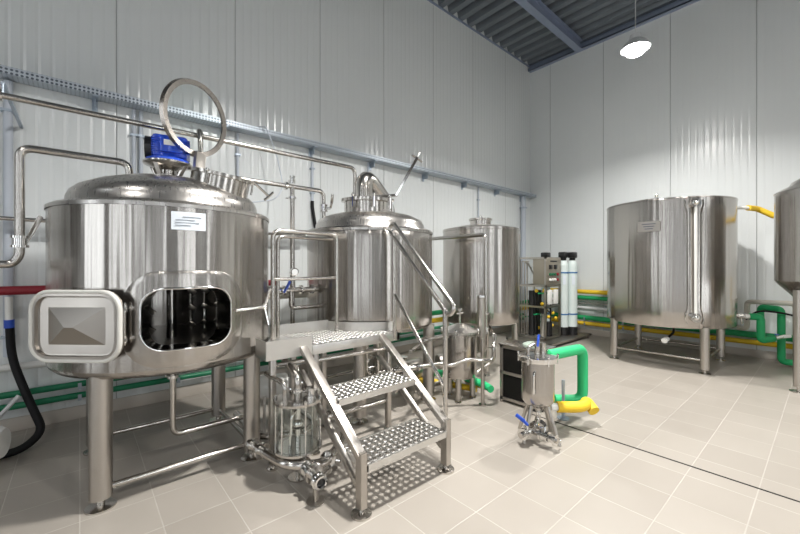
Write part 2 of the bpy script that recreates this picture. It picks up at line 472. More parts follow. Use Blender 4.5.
for i in range(-nth//2, nth//2):
    for j in range(14):
        if -hs <= i < hs and zi0 <= j < zi1: continue
        m.bm.faces.new((gv(i, j), gv(i+1, j), gv(i+1, j+1), gv(i, j+1)))
per = [(i, zi0) for i in range(-hs, hs)] + [(hs, j) for j in range(zi0, zi1)] + [(i, zi1) for i in range(hs, -hs, -1)] + [(-hs, j) for j in range(zi1, zi0, -1)]
prev = [gv(*p) for p in per]; outer = [(p[0]*ds, zs[p[1]]-OZ) for p in per]
inner = [rrect(math.atan2(q[1], q[0]), OHW, OHH, ORD) for q in outer]
for k in range(1, 5):
    f_ = k/4; cur = [m.bm.verts.new(on_tank(a[0]*(1-f_)+b_[0]*f_, OZ+a[1]*(1-f_)+b_[1]*f_)) for a, b_ in zip(outer, inner)]
    for q in range(len(per)):
        q2 = (q+1) % len(per); m.bm.faces.new((prev[q], prev[q2], cur[q2], cur[q]))
    prev = cur
link('tank_shell', m, 'sheet', t, ang=60)
link('tank_bottom', MB().lathe((TX, TY, 0), [(TR, Z0), (TR-.006, .725), (TR-.03, .70), (.45, .672), (0, .65), (0, .66), (.45, .69), (TR-.04, .72), (TR-.02, .745)], 96), 'sheet', t)
link('dome', MB().lathe((TX, TY, 0), [(TR+.006, Z1-.02), (TR+.006, Z1), (TR-.01, Z1+.012), (.565, Z1+.02), (.552, Z1+.03), (.55, 1.715), (.535, 1.752), (.50, 1.785), (.42, 1.825), (.3, 1.865), (.15, 1.895), (0, 1.905)], 96), 'dome', t, ang=50)
def loops(m, specs, n=72):
    prev = None
    for (grow, off) in specs:
        cur = []
        for k in range(n):
            th = 2*PI*(k+.5)/n; a, b_ = rrect(th, OHW+grow, OHH+grow*.95, ORD+max(grow, -.05)*.9)
            cur.append(m.bm.verts.new(on_tank(a, OZ+b_, off)))
        if prev:
            for k in range(n): m.bm.faces.new((prev[k], prev[(k+1) % n], cur[(k+1) % n], cur[k]))
        prev = cur
    return m
fr = link('manway_frame', loops(MB(), [(.105, .0004), (.10, .0025), (.07, .006), (.03, .009), (.010, .010)]), 'sheet', t, ang=60)
link('manway_neck', loops(MB(), [(.010, .008), (.010, .034), (.006, .037), (-.002, .034), (-.004, -.10), (0., -.10), (.004, .0)]), 'bright', fr, ang=60)
# rake and its plough blades seen through the manway
m = MB(); m.cyl((TX, TY, .75), (TX, TY, 1.62), .03, seg=16)
for az in (R(20), R(200)):
    dx, dy = math.cos(az), math.sin(az)
    m.beam((TX, TY, 1.28), (TX+.52*dx, TY+.52*dy, 1.28), .03, .04)
rk = link('rake', m, 'steel', t)
for k in range(4):
    az = R(20); d_ = .14+.1*k
    for sg in (-1, 1):
        bx_, by_ = TX+sg*d_*math.cos(az), TY+sg*d_*math.sin(az)
        m = MB(); m.cyl((bx_, by_, 1.27), (bx_, by_, .84), .010, seg=8)
        for zz in (.88, 1.0, 1.12): m.obox((bx_, by_-.01, zz), (.055, .012, .045), Matrix.Rotation(R(35), 3, 'Y') @ Matrix.Rotation(R(30), 3, 'X'), .002)
        link('rake_blade', m, 'bright', rk)
link('false_bottom', MB().lathe((TX, TY, 0), [(.0, .80), (TR-.01, .80), (TR-.01, .81), (0, .81)], 48), 'satin', t)
# swung-open door
A = V((.172, 2.325, 1.0)); B = V((-.197, 2.668, 1.0)); dirx = (A-B).normalized(); nrm = V((-dirx.y, dirx.x, 0))
if nrm.y > 0: nrm = -nrm
cen = (A+B)/2 + V((0, 0, -.005)); HW, HH, RD = (A-B).length/2-.014, .183, .10
def dpt(a, b_, o): return cen + dirx*a + V((0, 0, b_)) + nrm*o
def dloops(m, specs, n=64, cap=True, capo=None):
    prev = None
    for (g, o) in specs:
        cur = [m.bm.verts.new(dpt(*[c_ for c_ in rrect(2*PI*(k+.5)/n, HW+g, HH+g, max(.02, RD+g))], o)) for k in range(n)]
        if prev:
            for k in range(n): m.bm.faces.new((prev[k], prev[(k+1) % n], cur[(k+1) % n], cur[k]))
        elif cap: m.bm.faces.new(cur[::-1])
        prev = cur
    if cap: m.bm.faces.new(prev)
    return m
m = dloops(MB(), [(0, -.012), (0, .012), (-.03, .014), (-.034, -.001), (-.04, -.002)], cap=False)
m2 = [m.bm.verts.new(dpt(*rrect(2*PI*(k+.5)/64, HW-.04, HH-.04, RD-.04), -.002)) for k in range(64)]
q_ = [m.bm.verts.new(dpt(sx*.150, sz*.095, -.002)) for sx, sz in ((1, 1), (-1, 1), (-1, -1), (1, -1))]
m.bm.verts.ensure_lookup_table()
for k in range(64):          # flat field from the rim in to the pyramid's foot
    def sec(kk):
        th = 2*PI*((kk % 64)+.5)/64
        return 0 if th < PI/2 else 1 if th < PI else 2 if th < 1.5*PI else 3
    a_, b_ = sec(k), sec(k+1)
    if a_ == b_: m.bm.faces.new((m2[k], m2[(k+1) % 64], q_[a_]))
    else: m.bm.faces.new((m2[k], m2[(k+1) % 64], q_[b_], q_[a_]))
ap = [m.bm.verts.new(dpt(sx*.022, 0, .046)) for sx in (1, -1)]
m.bm.faces.new((q_[0], q_[1], ap[1], ap[0])); m.bm.faces.new((q_[1], q_[2], ap[1])); m.bm.faces.new((q_[2], q_[3], ap[0], ap[1])); m.bm.faces.new((q_[3], q_[0], ap[0]))
dr = link('manway_door', m, 'doorsteel', t, ang=12)
link('door_gasket', dloops(MB(), [(.001, -.002), (.002, .010), (-.003, .018), (-.013, .018), (-.018, .012), (-.018, .004)], cap=False), 'gasket', dr, ang=60)
for zz in (.92, 1.08):
    m = MB(); m.beam(dpt(HW-.01, zz-1.0, -.004), on_tank(-.285, zz, .012), .02, .016); m.cyl(on_tank(-.285, zz-.018, .03), on_tank(-.285, zz+.018, .03), .012, seg=12)
    link('hinge', m, 'bright', dr)
link('hinge_pin', MB().cyl(on_tank(-.285, .89, .03), on_tank(-.285, 1.11, .03), .007, seg=10), 'steel', dr)
# closing lever on the right of the manway
m = MB(); p0 = on_tank(.245, 1.03, .03); p1 = on_tank(.47, 1.03, .055); m.cyl(p0, p1, .009, seg=10)
m.ball(p1, .02); m.cyl(p1, p1+V((.03, -.03, .12)), .008, seg=8); m.cyl(p1, p1+V((.02, -.02, -.12)), .008, seg=8)
link('locking_lever', m, 'bright', t)
# identification plate
m = MB(); nn = 8
pts = [on_tank(-.085+.17*k/nn, 0, .003) for k in range(nn+1)]
for k in range(nn):
    a_, b_ = pts[k], pts[k+1]
    m.bm.faces.new([m.bm.verts.new(V((p.x, p.y, z))) for p, z in ((a_, 1.50), (b_, 1.50), (b_, 1.60), (a_, 1.60))])
npl = link('nameplate', m, 'paper', t)
m = MB()
for zz, s0, s1 in ((1.572, -.03, .06), (1.555, -.065, .03), (1.54, -.065, .05), (1.525, -.065, .01)):
    a_, b_ = on_tank(s0, zz, .0045), on_tank(s1, zz, .0045)
    m.beam(a_, b_, .004, .002, bev=0)
link('nameplate_text', m, 'ink', npl)
legs(t, TX+.006, TY, .40, .053, .72)
bars(t, TX+.006, TY, .40, .053, .10, 'fblr')
# agitator motor
m = MB(); mz = 1.895; mx, my = .455, 2.94
m.lathe((mx, my, mz), [(0, 0), (.085, 0), (.085, .012), (.05, .02), (.05, .05), (.14, .085), (.145, .09), (.145, .10), (0, .10)], 32)
for k in range(4):
    a_ = PI/4+k*PI/2; m.beam((mx+.07*math.cos(a_), my+.07*math.sin(a_), mz), (mx+.12*math.cos(a_), my+.12*math.sin(a_), mz+.09), .03, .015)
link('motor_stand', m, 'steel', t)
m = MB(); m.lathe((mx, my, mz+.10), [(0, 0), (.13, 0), (.13, .018), (.10, .03), (.095, .05), (0, .05)], 32)
m.obox((mx+.015, my-.0, mz+.20), (.205, .185, .15), Matrix.Rotation(R(-12), 3, 'Z'), .022)
m.cyl((mx-.09, my+.02, mz+.195), (mx-.02, my+.005, mz+.195), .075, seg=24)
for k in range(7): m.obox((mx+.02, my, mz+.155+.015*k), (.218, .197, .005), Matrix.Rotation(R(-12), 3, 'Z'))
mo = link('motor', m, 'blue', t)
link('motor_fan_cover', MB().cyl((mx-.125, my+.027, mz+.19), (mx-.088, my+.019, mz+.19), .078, seg=24), 'black', mo)
rz = Matrix.Rotation(R(-12), 3, 'Z')
link('terminal_box', MB().obox(V((mx+.015, my, mz+.20)) + rz @ V((.01, -.105, .0)), (.13, .035, .095), rz, .006), 'blue', mo)
link('motor_label', MB().obox(V((mx+.015, my, mz+.20)) + rz @ V((.0, -.1245, .012)), (.065, .003, .035), rz), 'white', mo)
# hatch on the dome with its glass lid swung up
hc = V((.71, 2.70, 1.785)); hn = V((.13, -.16, 1)).normalized()
nk = link('hatch_neck', MB().lathe(hc, [(.180, -.05), (.180, .105), (.200, .108), (.200, .128), (.168, .128), (.165, .0), (.0, -.01)], 40, hn), 'steel', t, ang=50)
for k in range(3):
    a_ = k*2*PI/3+.9; u = hn.cross(V((0, 1, 0))).normalized(); w = hn.cross(u)
    p = hc+hn*.075+(u*math.cos(a_)+w*math.sin(a_))*.202
    m = MB(); m.cyl(p-hn*.03, p+hn*.045, .007, seg=8); m.ball(p+hn*.05, .013, 10); link('hatch_clamp', m, 'bright', nk)
lc = V((.60, 2.82, 2.30)); ln = V((.47, -.87, -.10)).normalized()
lid = link('hatch_lid', MB().ring(lc, ln, .234, .0, 64, prof=[(-.019, -.012), (.010, -.014), (.019, -.004), (.019, .010), (-.012, .014)]), 'darksteel', t)
link('sight_glass', MB().lathe(lc, [(0, -.004), (.222, -.004), (.222, .004), (0, .004)], 48, ln), 'glass', lid)
m = MB(); m.beam(lc+V((.03, .02, -.222)), hc+V((-.10, .12, .10)), .075, .022, up=ln); m.cyl(hc+V((-.14, .09, .115)), hc+V((-.03, .15, .115)), .012, seg=10)
link('lid_hinge', m, 'satin', lid)
m = MB(); q0 = hc+V((.19, -.10, .10)); m.cyl(q0, q0+V((.115, .0, -.09)), .009, seg=8); e_ = q0+V((.115, 0, -.09)); m.cyl(e_-V((.03, 0, .03)), e_+V((.03, 0, .03)), .010, seg=8)
link('clamp_handle', m, 'bright', nk)
# drain leg under the tun
tp = single('drain_pipe', MB().tube([(.46, 2.80, .68), (.46, 2.80, .20), (.98, 2.80, .20)], .019, .06), 'steel', 'thin L shaped steel pipe dropping under the large tank with the blue motor', 'pipe')
clamp((.46, 2.80, .58), (0, 0, 1), .019, tp)

# ---- brew kettle
KX, KY, KR = 2.17, 2.96, .606
t = thing('brew_kettle', (KX, KY, 0), 'steel tank behind the step platform with round neck and fat bent vent on its dome', 'tank')
link('tank_shell', MB().lathe((KX, KY, 0), [(0, .68), (.4, .70), (KR-.04, .725), (KR-.008, .745), (KR, .77)] + [(KR, .77+.85*k/8) for k in range(1, 9)] + [(KR-.008, 1.635), (0, 1.64)], 96), 'sheet', t, ang=50)
link('dome', MB().lathe((KX, KY, 0), [(KR+.005, 1.60), (KR+.005, 1.622), (KR-.02, 1.63), (.545, 1.637), (.53, 1.65), (.527, 1.69), (.50, 1.735), (.42, 1.775), (.28, 1.81), (.12, 1.83), (0, 1.835)], 96), 'dome', t, ang=50)
kc = V((2.03, 2.83, 1.77))
nk = link('hatch_neck', MB().lathe(kc, [(.205, 0), (.205, .12), (.235, .125), (.235, .15), (.19, .15), (.188, .02), (0, .02)], 44, (-.04, -.05, 1)), 'steel', t, ang=50)
link('hatch_lid', MB().lathe(kc, [(0, .175), (.10, .172), (.20, .158), (.225, .153), (.225, .15), (0, .15)], 44, (-.04, -.05, 1)), 'bright', nk, ang=50)
m = MB(); a0 = V((2.28, 2.70, 1.97)); a1 = V((2.44, 2.58, 2.33)); m.beam(V((2.06, 2.78, 1.94)), a0+V((.01, 0, .005)), .04, .02); m.beam(a0, a1, .045, .02); m.cyl(a1-V((.05, -.02, -.03)), a1+V((.05, -.02, -.03)), .010, seg=8); m.ball(a1, .02, 10)
m.cyl(a1, a1+V((.03, -.01, .055)), .010, seg=8)
link('lid_arm', m, 'bright', nk)
for k in range(5):
    a_ = 3.6+k*.75; p = kc+V((math.cos(a_)*.25, math.sin(a_)*.25, .10)); m = MB(); m.cyl(p-V((0, 0, .05)), p+V((0, 0, .05)), .01, seg=8); m.ball(p+V((0, 0, .055)), .018, 10)
    link('hatch_clamp', m, 'bright', nk)
vn = link('vent_pipe', MB().tube([(2.25, 3.18, 1.76), (2.25, 3.18, 2.26), (2.60, 3.24, 1.98), (2.62, 3.24, 1.70)], .092, .15, 24), 'steel', t)
link('pipe_clamp', MB().cyl((2.25, 3.18, 1.94), (2.25, 3.18, 1.985), .135, seg=24), 'bright', vn)
legs(t, KX, KY, .405, .055, .74)
bars(t, KX, KY, .405, .055, .16, 'bl')
m = MB(); m.box(2.0, 2.07, KY-KR-.012, KY-KR+.05, 1.5, 1.54); 
# ---- third tank
QX, QY, QR = 3.96, 2.98, .485
t = thing('hot_water_tank', (QX, QY, 0), 'smallest plain steel tank, between the step platform tank and the grey control box', 'tank')
link('tank_shell', MB().lathe((QX, QY, 0), [(0, .56), (.38, .575), (QR-.02, .59), (QR, .62)] + [(QR, .62+1.12*k/8) for k in range(1, 9)] + [(QR+.006, 1.742), (QR+.004, 1.77), (QR-.02, 1.775)], 80), 'sheet', t, ang=50)
link('tank_top', MB().lathe((QX, QY, 0), [(QR-.015, 1.775), (.3, 1.81), (0, 1.83)], 64), 'dome', t)
nk = link('hatch_neck', MB().lathe((QX, QY, 1.80), [(.135, 0), (.135, .085), (.15, .09), (.15, .115), (0, .118)], 36), 'steel', t)
link('hatch_knob', MB().ball((QX, QY, 1.935), .022, 12), 'bright', nk)
legs(t, QX, QY, .31, .038, .60, fr=.05)
link('nameplate', MB().obox((QX+.26, QY-.415, 1.66), (.10, .012, .085), Matrix.Rotation(R(32), 3, 'Z'), .002), 'satin', t)
# ---- storage tank at the end wall
SX, SY, SR = 6.20, 1.485, .73
t = thing('storage_tank', (SX, SY, 0), 'wide steel tank with vertical level gauge standing near the end wall', 'tank')
link('tank_shell', MB().lathe((SX, SY, 0), [(0, .525), (.6, .53), (SR-.01, .54), (SR, .555)] + [(SR, .555+1.57*k/8) for k in range(1, 9)] + [(SR+.006, 2.128), (SR+.004, 2.145), (SR-.02, 2.148)], 96), 'sheet', t, ang=50)
link('tank_top', MB().lathe((SX, SY, 0), [(SR-.015, 2.147), (.45, 2.165), (0, 2.18)], 64), 'dome', t)
link('hatch_neck', MB().lathe((6.10, 1.62, 2.15), [(.22, 0), (.22, .05), (.235, .055), (.235, .065), (.1, .075), (0, .08)], 36), 'steel', t)
link('vent_cap', MB().tube([(5.98, 1.55, 2.16), (5.98, 1.55, 2.26)], .015).ball((5.98, 1.55, 2.265), .025, 10), 'bright', t)
link('top_fitting', MB().cyl((6.62, .97, 2.14), (6.62, .97, 2.22), .012, seg=10).ball((6.62, .97, 2.23), .018, 8), 'bright', t)
def on_s(az, z, off=0.): return V((SX+(SR+off)*math.cos(az), SY+(SR+off)*math.sin(az), z))
gaz = math.atan2(1.136-SY, 5.94-SX)+.33
gaz = R(-145)
m = MB()
for sg in (-1, 1):
    for zz in (0,):
        pts = [on_s(gaz+sg*(.095 + .04*math.exp(-((z-2.06)/.08)**2) + .04*math.exp(-((z-.68)/.07)**2)), z, .006) for z in [.60+.06*k for k in range(26)]]
        m.sweep(pts, .006, 8)
link('gauge_guard', m, 'bright', t)  # bright wires standing in for reflections and creases beside the gauge
g = link('level_gauge', MB().cyl(on_s(gaz, .68, .035), on_s(gaz, 2.05, .035), .016, seg=12), 'white', t)
for zz in (.68, 2.06):
    n_ = V((math.cos(gaz), math.sin(gaz), 0)); p = on_s(gaz, zz, 0)
    link('gauge_fitting', MB().cyl(p, p+n_*.05, .055, seg=20).ball(p+n_*.055, .035, 14), 'bright', g)
naz = R(-160); pn = on_s(R(-176), 1.80, .008)
m = MB(); m.obox(on_s(R(179), 1.80, .012), (.24, .012, .12), Matrix.Rotation(R(179+90), 3, 'Z'), .003)
npl = link('nameplate', m, 'satin', t)
m = MB()
for k in range(3): m.obox(on_s(R(179), 1.83-.03*k, .019), (.15-.03*k, .003, .008), Matrix.Rotation(R(269), 3, 'Z'))
link('nameplate_text', m, 'ink', npl)
legs(t, SX, SY, .50, .048, .56, fr=.06)
bars(t, SX, SY, .50, .048, .16, 'fblr')
n_ = V((math.cos(R(-83)), math.sin(R(-83)), 0))
m = MB(); 
pz = on_s(R(-71), .655)
ov = link('outlet_pipe', MB().cyl(pz+V((-.006, .018, 0)), pz+V((.025, -.075, 0)), .024, seg=14), 'steel', t)
valve(pz+V((.015, -.05, 0)), (-.33, .94, 0), .022, ov, (1, 0, 0), .08)
bd = link('bottom_drain', MB().tube([(5.95, 1.35, .53), (5.95, 1.35, .42), (5.75, 1.38, .36)], .014, .04), 'rubber', t)
link('drain_plug', MB().cyl((5.75, 1.38, .36), (5.68, 1.39, .34), .035, seg=14), 'white', bd)
# ---- fermenter at the picture's edge
GX, GY, GR = 5.92, -.10, .51
t = thing('fermenter', (GX, GY, 0), 'cone bottomed steel tank cut off by the picture edge', 'tank')
link('tank_shell', MB().lathe((GX, GY, 0), [(GR, 1.14)] + [(GR, 1.14+.95*k/6) for k in range(1, 7)] + [(GR+.006, 2.09), (GR-.02, 2.11), (.40, 2.16), (.38, 2.2), (.3, 2.25), (0, 2.27)], 80), 'sheet', t, ang=50)
link('cone', MB().lathe((GX, GY, 0), [(0, .52), (.05, .52), (.05, .60), (GR-.02, 1.11), (GR, 1.14)], 64), 'sheet', t, ang=50)
legs(t, GX, GY, .31, .042, 1.05, fr=.07)

# ------------------------------------------------------------------ step platform
pt = thing('step_platform', (1.45, 2.2, 0), 'steel brewing platform with two perforated steps and tube handrails', 'platform')
DZ = .77
def keep(x, y):
    return x > 1.17 and math.hypot(x-KX, y-KY) > .635 and math.hypot(x-TX, y-TY) > .66 and y < 2.74
link('deck_plate', MB().perf(1.17, 1.93, 2.285, 2.74, DZ, .043, .0135, keep=keep), 'plate', pt)
def arc(cx, cy, r, a, b_, n=10): return [(cx+r*math.cos(a+(b_-a)*k/n), cy+r*math.sin(a+(b_-a)*k/n)) for k in range(n+1)]
ta = math.atan2(2.456-TY, .87-TX); tb = math.atan2(2.75-TY, 1.086-TX)
tun_arc = arc(TX, TY, .648, ta, tb)
# gutter pan
pan = [(.87, 2.27), (1.18, 2.27), (1.18, 2.75)] + tun_arc[::-1]
link('gutter_pan', MB().prism(pan, .71, DZ), 'pansteel', pt)
m = MB()
def lip(pts, z0, z1, th=.004):
    for a_, b_ in zip(pts, pts[1:]):
        m.beam((a_[0], a_[1], (z0+z1)/2), (b_[0], b_[1], (z0+z1)/2), th, z1-z0, bev=0)
ka = math.atan2(2.75-KY, 1.576-KX); kb = math.atan2(2.375-KY, 1.96-KX)
if ka > 0: ka -= 2*PI
if kb > 0: kb -= 2*PI
karc = arc(KX, KY, .632, ka, kb)
lip([(.87, 2.272), (.87, 2.45)], .71, .83); lip([(.87, 2.27), (1.18, 2.27)], .71, .83); lip([(1.18, 2.272), (1.18, 2.29)], .71, .83)
link('splash_rim', m, 'pansteel', pt)
m = MB(); lip([(1.086, 2.75), (1.576, 2.75)], .72, .85)
link('splash_rim', m, 'pansteel', pt)
m = MB(); lip(karc, .72, .84); link('splash_rim', m, 'pansteel', pt)
m = MB()
m.box(1.18, 1.95, 2.262, 2.285, .705, .768, .002); m.box(1.92, 1.95, 2.262, 2.37, .705, .768, .002); m.box(1.18, 1.20, 2.27, 2.745, .705, .762); m.box(1.18, 1.56, 2.72, 2.745, .705, .762)
m.box(1.19, 1.9, 2.285, 2.31, .755, .765)
link('deck_frame', m, 'pansteel', pt)
for (x, y) in ((.935, 2.335), (1.235, 2.33), (1.86, 2.30), (1.235, 2.69), (1.50, 2.69)):
    p = link('post', MB().box(x-.019, x+.019, y-.019, y+.019, .03, .71, .003), 'satin', pt)
    link('foot', MB().lathe((x, y, 0), [(0, 0), (.035, 0), (.035, .008), (.012, .012), (.012, .03), (0, .03)], 16), 'steel', p)
for a_, b_ in (((1.235, 2.33, .23), (1.86, 2.31, .23)), ((1.235, 2.33, .645), (1.86, 2.31, .645)), ((1.235, 2.33, .23), (1.235, 2.69, .23)), ((.935, 2.335, .66), (1.235, 2.33, .66))):
    link('brace', MB().cyl(a_, b_, .016, seg=12), 'steel', pt)
# treads
for (x0, x1, y0, y1, z) in ((1.135, 1.745, 1.57, 1.85, .26), (1.135, 1.745, 1.86, 2.13, .52)):
    m = MB(); m.perf(x0, x1, y0+.012, y1-.012, z, .043, .0135)
    tr = link('tread', m, 'plate', pt)
    m = MB(); m.box(x0, x1, y0, y0+.013, z-.035, z+.002); m.box(x0, x1, y1-.013, y1, z-.035, z+.002); m.box(x0, x0+.004, y0, y1, z-.035, z+.001); m.box(x1-.004, x1, y0, y1, z-.035, z+.001)
    link('tread_edge', m, 'pansteel', tr)
# stringers: two rails each side plus vertical toe post and foot
for x in (1.115, 1.765):
    m = MB(); m.beam((x, 1.60, .30), (x, 2.27, .76), .036, .05, up=(1, 0, 0)); 
    m.beam((x, 1.60, .04), (x, 1.60, .325), .036, .05, up=(0, 1, 0))
    st = link('stringer', m, 'satin', pt)
    link('foot', MB().lathe((x, 1.60, 0), [(0, 0), (.055, 0), (.055, .01), (.014, .016), (.014, .045), (0, .045)], 24), 'steel', st)
    m = MB(); m.beam((x, 1.625, .14), (x, 2.30, .60), .03, .035, up=(1, 0, 0)); link('lower_stringer', m, 'satin', st)
# handrails
r1 = link('handrail', MB().tube([(1.045, 2.60, DZ), (1.045, 2.60, 1.555), (1.57, 2.60, 1.555), (1.57, 2.60, DZ)], .0165, .06), 'steel', pt)
link('midrail', MB().cyl((1.045, 2.60, 1.205), (1.57, 2.60, 1.205), .013, seg=12), 'steel', r1)
r2 = link('handrail', MB().tube([(1.105, 2.66, DZ), (1.105, 2.66, 1.52), (1.58, 2.69, 1.52)], .0145, .05), 'steel', pt)
r3 = link('handrail_post', MB().cyl((1.80, 1.635, .0), (1.80, 1.635, 1.02), .0165), 'steel', pt)
link('handrail_post', MB().cyl((1.90, 2.27, .72), (1.90, 2.27, 1.56), .0165), 'steel', pt)
aa = V((1.90, 2.29, 1.60)); bb = V((1.80, 1.60, 1.03)); dd = (bb-aa).normalized(); pp = dd.cross(V((1, 0, 0))).normalized(); 
if pp.z < 0: pp = -pp
wloop = .040; loop = []
for k in range(9): a_ = PI/2+PI*k/8; loop.append(aa + dd*math.cos(a_)*wloop + pp*math.sin(a_)*wloop)
for k in range(9): a_ = -PI/2+PI*k/8; loop.append(bb + dd*math.cos(a_)*wloop + pp*math.sin(a_)*wloop)
link('handrail_loop', MB().sweep(loop, .0155, 12, closed=True), 'steel', r3)
link('midrail', MB().cyl((1.90, 2.27, 1.08), (1.80, 1.635, .50), .013, seg=12), 'steel', r3)
link('foot', MB().lathe((1.80, 1.635, 0), [(0, 0), (.04, 0), (.04, .008), (.02, .012), (0, .012)], 20), 'steel', r3)

# ------------------------------------------------------------------ sight glass strainer and floor manifold in front
gx, gy, gr, gz0, gz1 = 1.017, 2.14, .128, .20, .475
t = thing('glass_strainer', (gx, gy, .0), 'round glass strainer with steel rods, standing before the gutter beside the steps', 'strainer')
link('glass_wall', MB().lathe((gx, gy, 0), [(gr, gz0), (gr, gz1), (gr-.006, gz1), (gr-.006, gz0)], 40, closed=True), 'glass', t)
link('top_plate', MB().lathe((gx, gy, 0), [(0, gz1), (gr+.018, gz1), (gr+.018, gz1+.014), (0, gz1+.014)], 40), 'steel', t)
link('bottom_plate', MB().lathe((gx, gy, 0), [(0, gz0-.014), (gr+.018, gz0-.014), (gr+.018, gz0), (0, gz0)], 40), 'steel', t)
for k in range(6):
    a_ = k*PI/3+.4; x, y = gx+(gr+.008)*math.cos(a_), gy+(gr+.008)*math.sin(a_)
    link('tie_rod', MB().cyl((x, y, gz0-.03), (x, y, gz1+.035), .0045, seg=10).cyl((x, y, gz1+.014), (x, y, gz1+.028), .012, seg=6), 'bright', t)
link('inner_pipe', MB().cyl((gx, gy, gz0), (gx, gy, gz1), .016, seg=16).ball((gx, gy, .33), .035, 16).tube([(gx, gy, .42), (gx-.05, gy-.02, .40), (gx-.06, gy-.02, gz0)], .009, .03, 10), 'bright', t)
tp = link('top_pipe', MB().tube([(gx+.01, gy+.02, gz1+.01), (gx+.01, gy+.02, .60), (gx+.03, gy+.24, .66), (gx+.03, gy+.34, .70)], .022, .04), 'steel', t)
clamp((gx+.01, gy+.02, .53), (0, 0, 1), .024, tp)
tp = link('side_pipe', MB().tube([(gx-.07, gy+.03, gz1+.01), (gx-.07, gy+.03, .58), (gx-.10, gy+.26, .60)], .015, .04), 'steel', t)
valve((gx+.07, gy-.04, gz1+.04), (0, 0, 1), .018, t, (1, .3, .2), .09)
link('drain_stub', MB().cyl((gx, gy, .10), (gx, gy, gz0-.01), .024, seg=14), 'steel', t)
link('base_ring', MB().cyl((gx, gy, .0), (gx, gy, .008), .06, seg=20).cyl((gx, gy, .0), (gx, gy, .11), .012, seg=12), 'steel', t)

mf = thing('pipe_manifold', (1.0, 1.9, 0), 'bright steel pipe manifold low on the floor with open round end facing out', 'pipe')
p1 = link('manifold_pipe', MB().tube([(.82, 2.42, .17), (.90, 2.05, .15), (1.08, 1.93, .14), (1.30, 2.10, .14), (1.55, 2.38, .14)], .028, .08), 'steel', mf)
clamp((.85, 2.28, .163), (-.2, .9, 0), .028, p1); clamp((1.13, 1.97, .14), (.75, .6, 0), .028, p1); clamp((.83, 2.37, .167), (-.2, .9, 0), .028, p1)
p2 = link('outlet_branch', MB().tube([(gx, gy, .12), (1.0, 2.0, .13), (.985, 1.83, .13)], .026, .04), 'steel', mf)
link('open_end', MB().lathe((.985, 1.80, .13), [(.036, .03), (.044, .03), (.044, .014), (.036, .008), (.036, -.012), (.026, -.012), (.026, .03)], 28, (.05, 1, 0)), 'bright', p2)
link('open_bore', MB().cyl((.985, 1.802, .13), (.985, 1.81, .13), .024, seg=20), 'black', p2)  # black disc painting the shade inside the pipe mouth
valve((.995, 1.93, .13), (0, 1, 0), .028, p2, (1, .2, .5), .11); clamp((1.0, 2.03, .13), (0, 1, 0), .026, p2)
link('support_post', MB().box(.975, .999, 1.845, 1.869, .0, .12, .002).cyl((.987, 1.857, 0), (.987, 1.857, .006), .05, seg=24), 'satin', mf)
p3 = single('floor_pipe', MB().tube([(.93, 3.05, .14), (.95, 2.62, .10), (1.22, 2.48, .10), (1.62, 2.70, .10)], .024, .08), 'steel', 'steel pipe curving low over the floor beneath the platform gutter', 'pipe')
clamp((.94, 2.80, .12), (0, 1, 0), .024, p3); clamp((1.22, 2.48, .10), (1, 0, 0), .024, p3); clamp((1.5, 2.634, .10), (.9, .5, 0), .024, p3)

def pump(x, y, rz, label, motor='white', s=1., h=.17):
    t = thing('pump', (x, y, 0), label, 'pump')
    m = MB(); d = V((math.cos(rz), math.sin(rz), 0)); z = h*s; n_ = V((-d.y, d.x, 0))
    c = V((x, y, z))
    link('pump_motor', m.lathe(c, [(0, -.16*s), (.075*s, -.155*s), (.09*s, -.13*s), (.09*s, .07*s), (.075*s, .09*s), (0, .09*s)], 28, d), motor, t)
    link('volute', MB().lathe(c, [(0, .09*s), (.05*s, .09*s), (.05*s, .12*s), (.09*s, .125*s), (.09*s, .17*s), (.035*s, .18*s), (.03*s, .23*s), (.045*s, .232*s), (.045*s, .245*s), (0, .245*s)], 28, d), 'bright', t)
    o = c+d*.147*s; link('outlet', MB().cyl(o, o+V((0, 0, .14*s)), .024*s, seg=14).cyl(o+V((0, 0, .14*s)), o+V((0, 0, .155*s)), .042*s, seg=16), 'bright', t)
    m = MB(); 
    for k in (-.09, .03):
        for sg in (-1, 1): m.beam(c+d*k*s+n_*.05*s-V((0, 0, .04*s)) if sg > 0 else c+d*k*s-n_*.05*s-V((0, 0, .04*s)), V((x, y, 0))+d*k*s+n_*sg*.085*s, .02*s, .03*s, bev=0)
    link('pump_stand', m, 'satin', t)
    return t
pump(1.20, 2.92, R(-20), 'white capped pump on a stand between the two big tanks behind the glass strainer', h=.34)
pump(-.53, 3.42, R(165), 'white pump at the picture edge below the black hose', s=1.15)
pump(2.62, 2.86, R(200), 'steel pump under the tank behind the steps', 'satin', 1.2)
pump(3.35, 2.98, R(-20), 'steel pump on the floor between small lidded vessel and plain tank', 'satin', 1.)

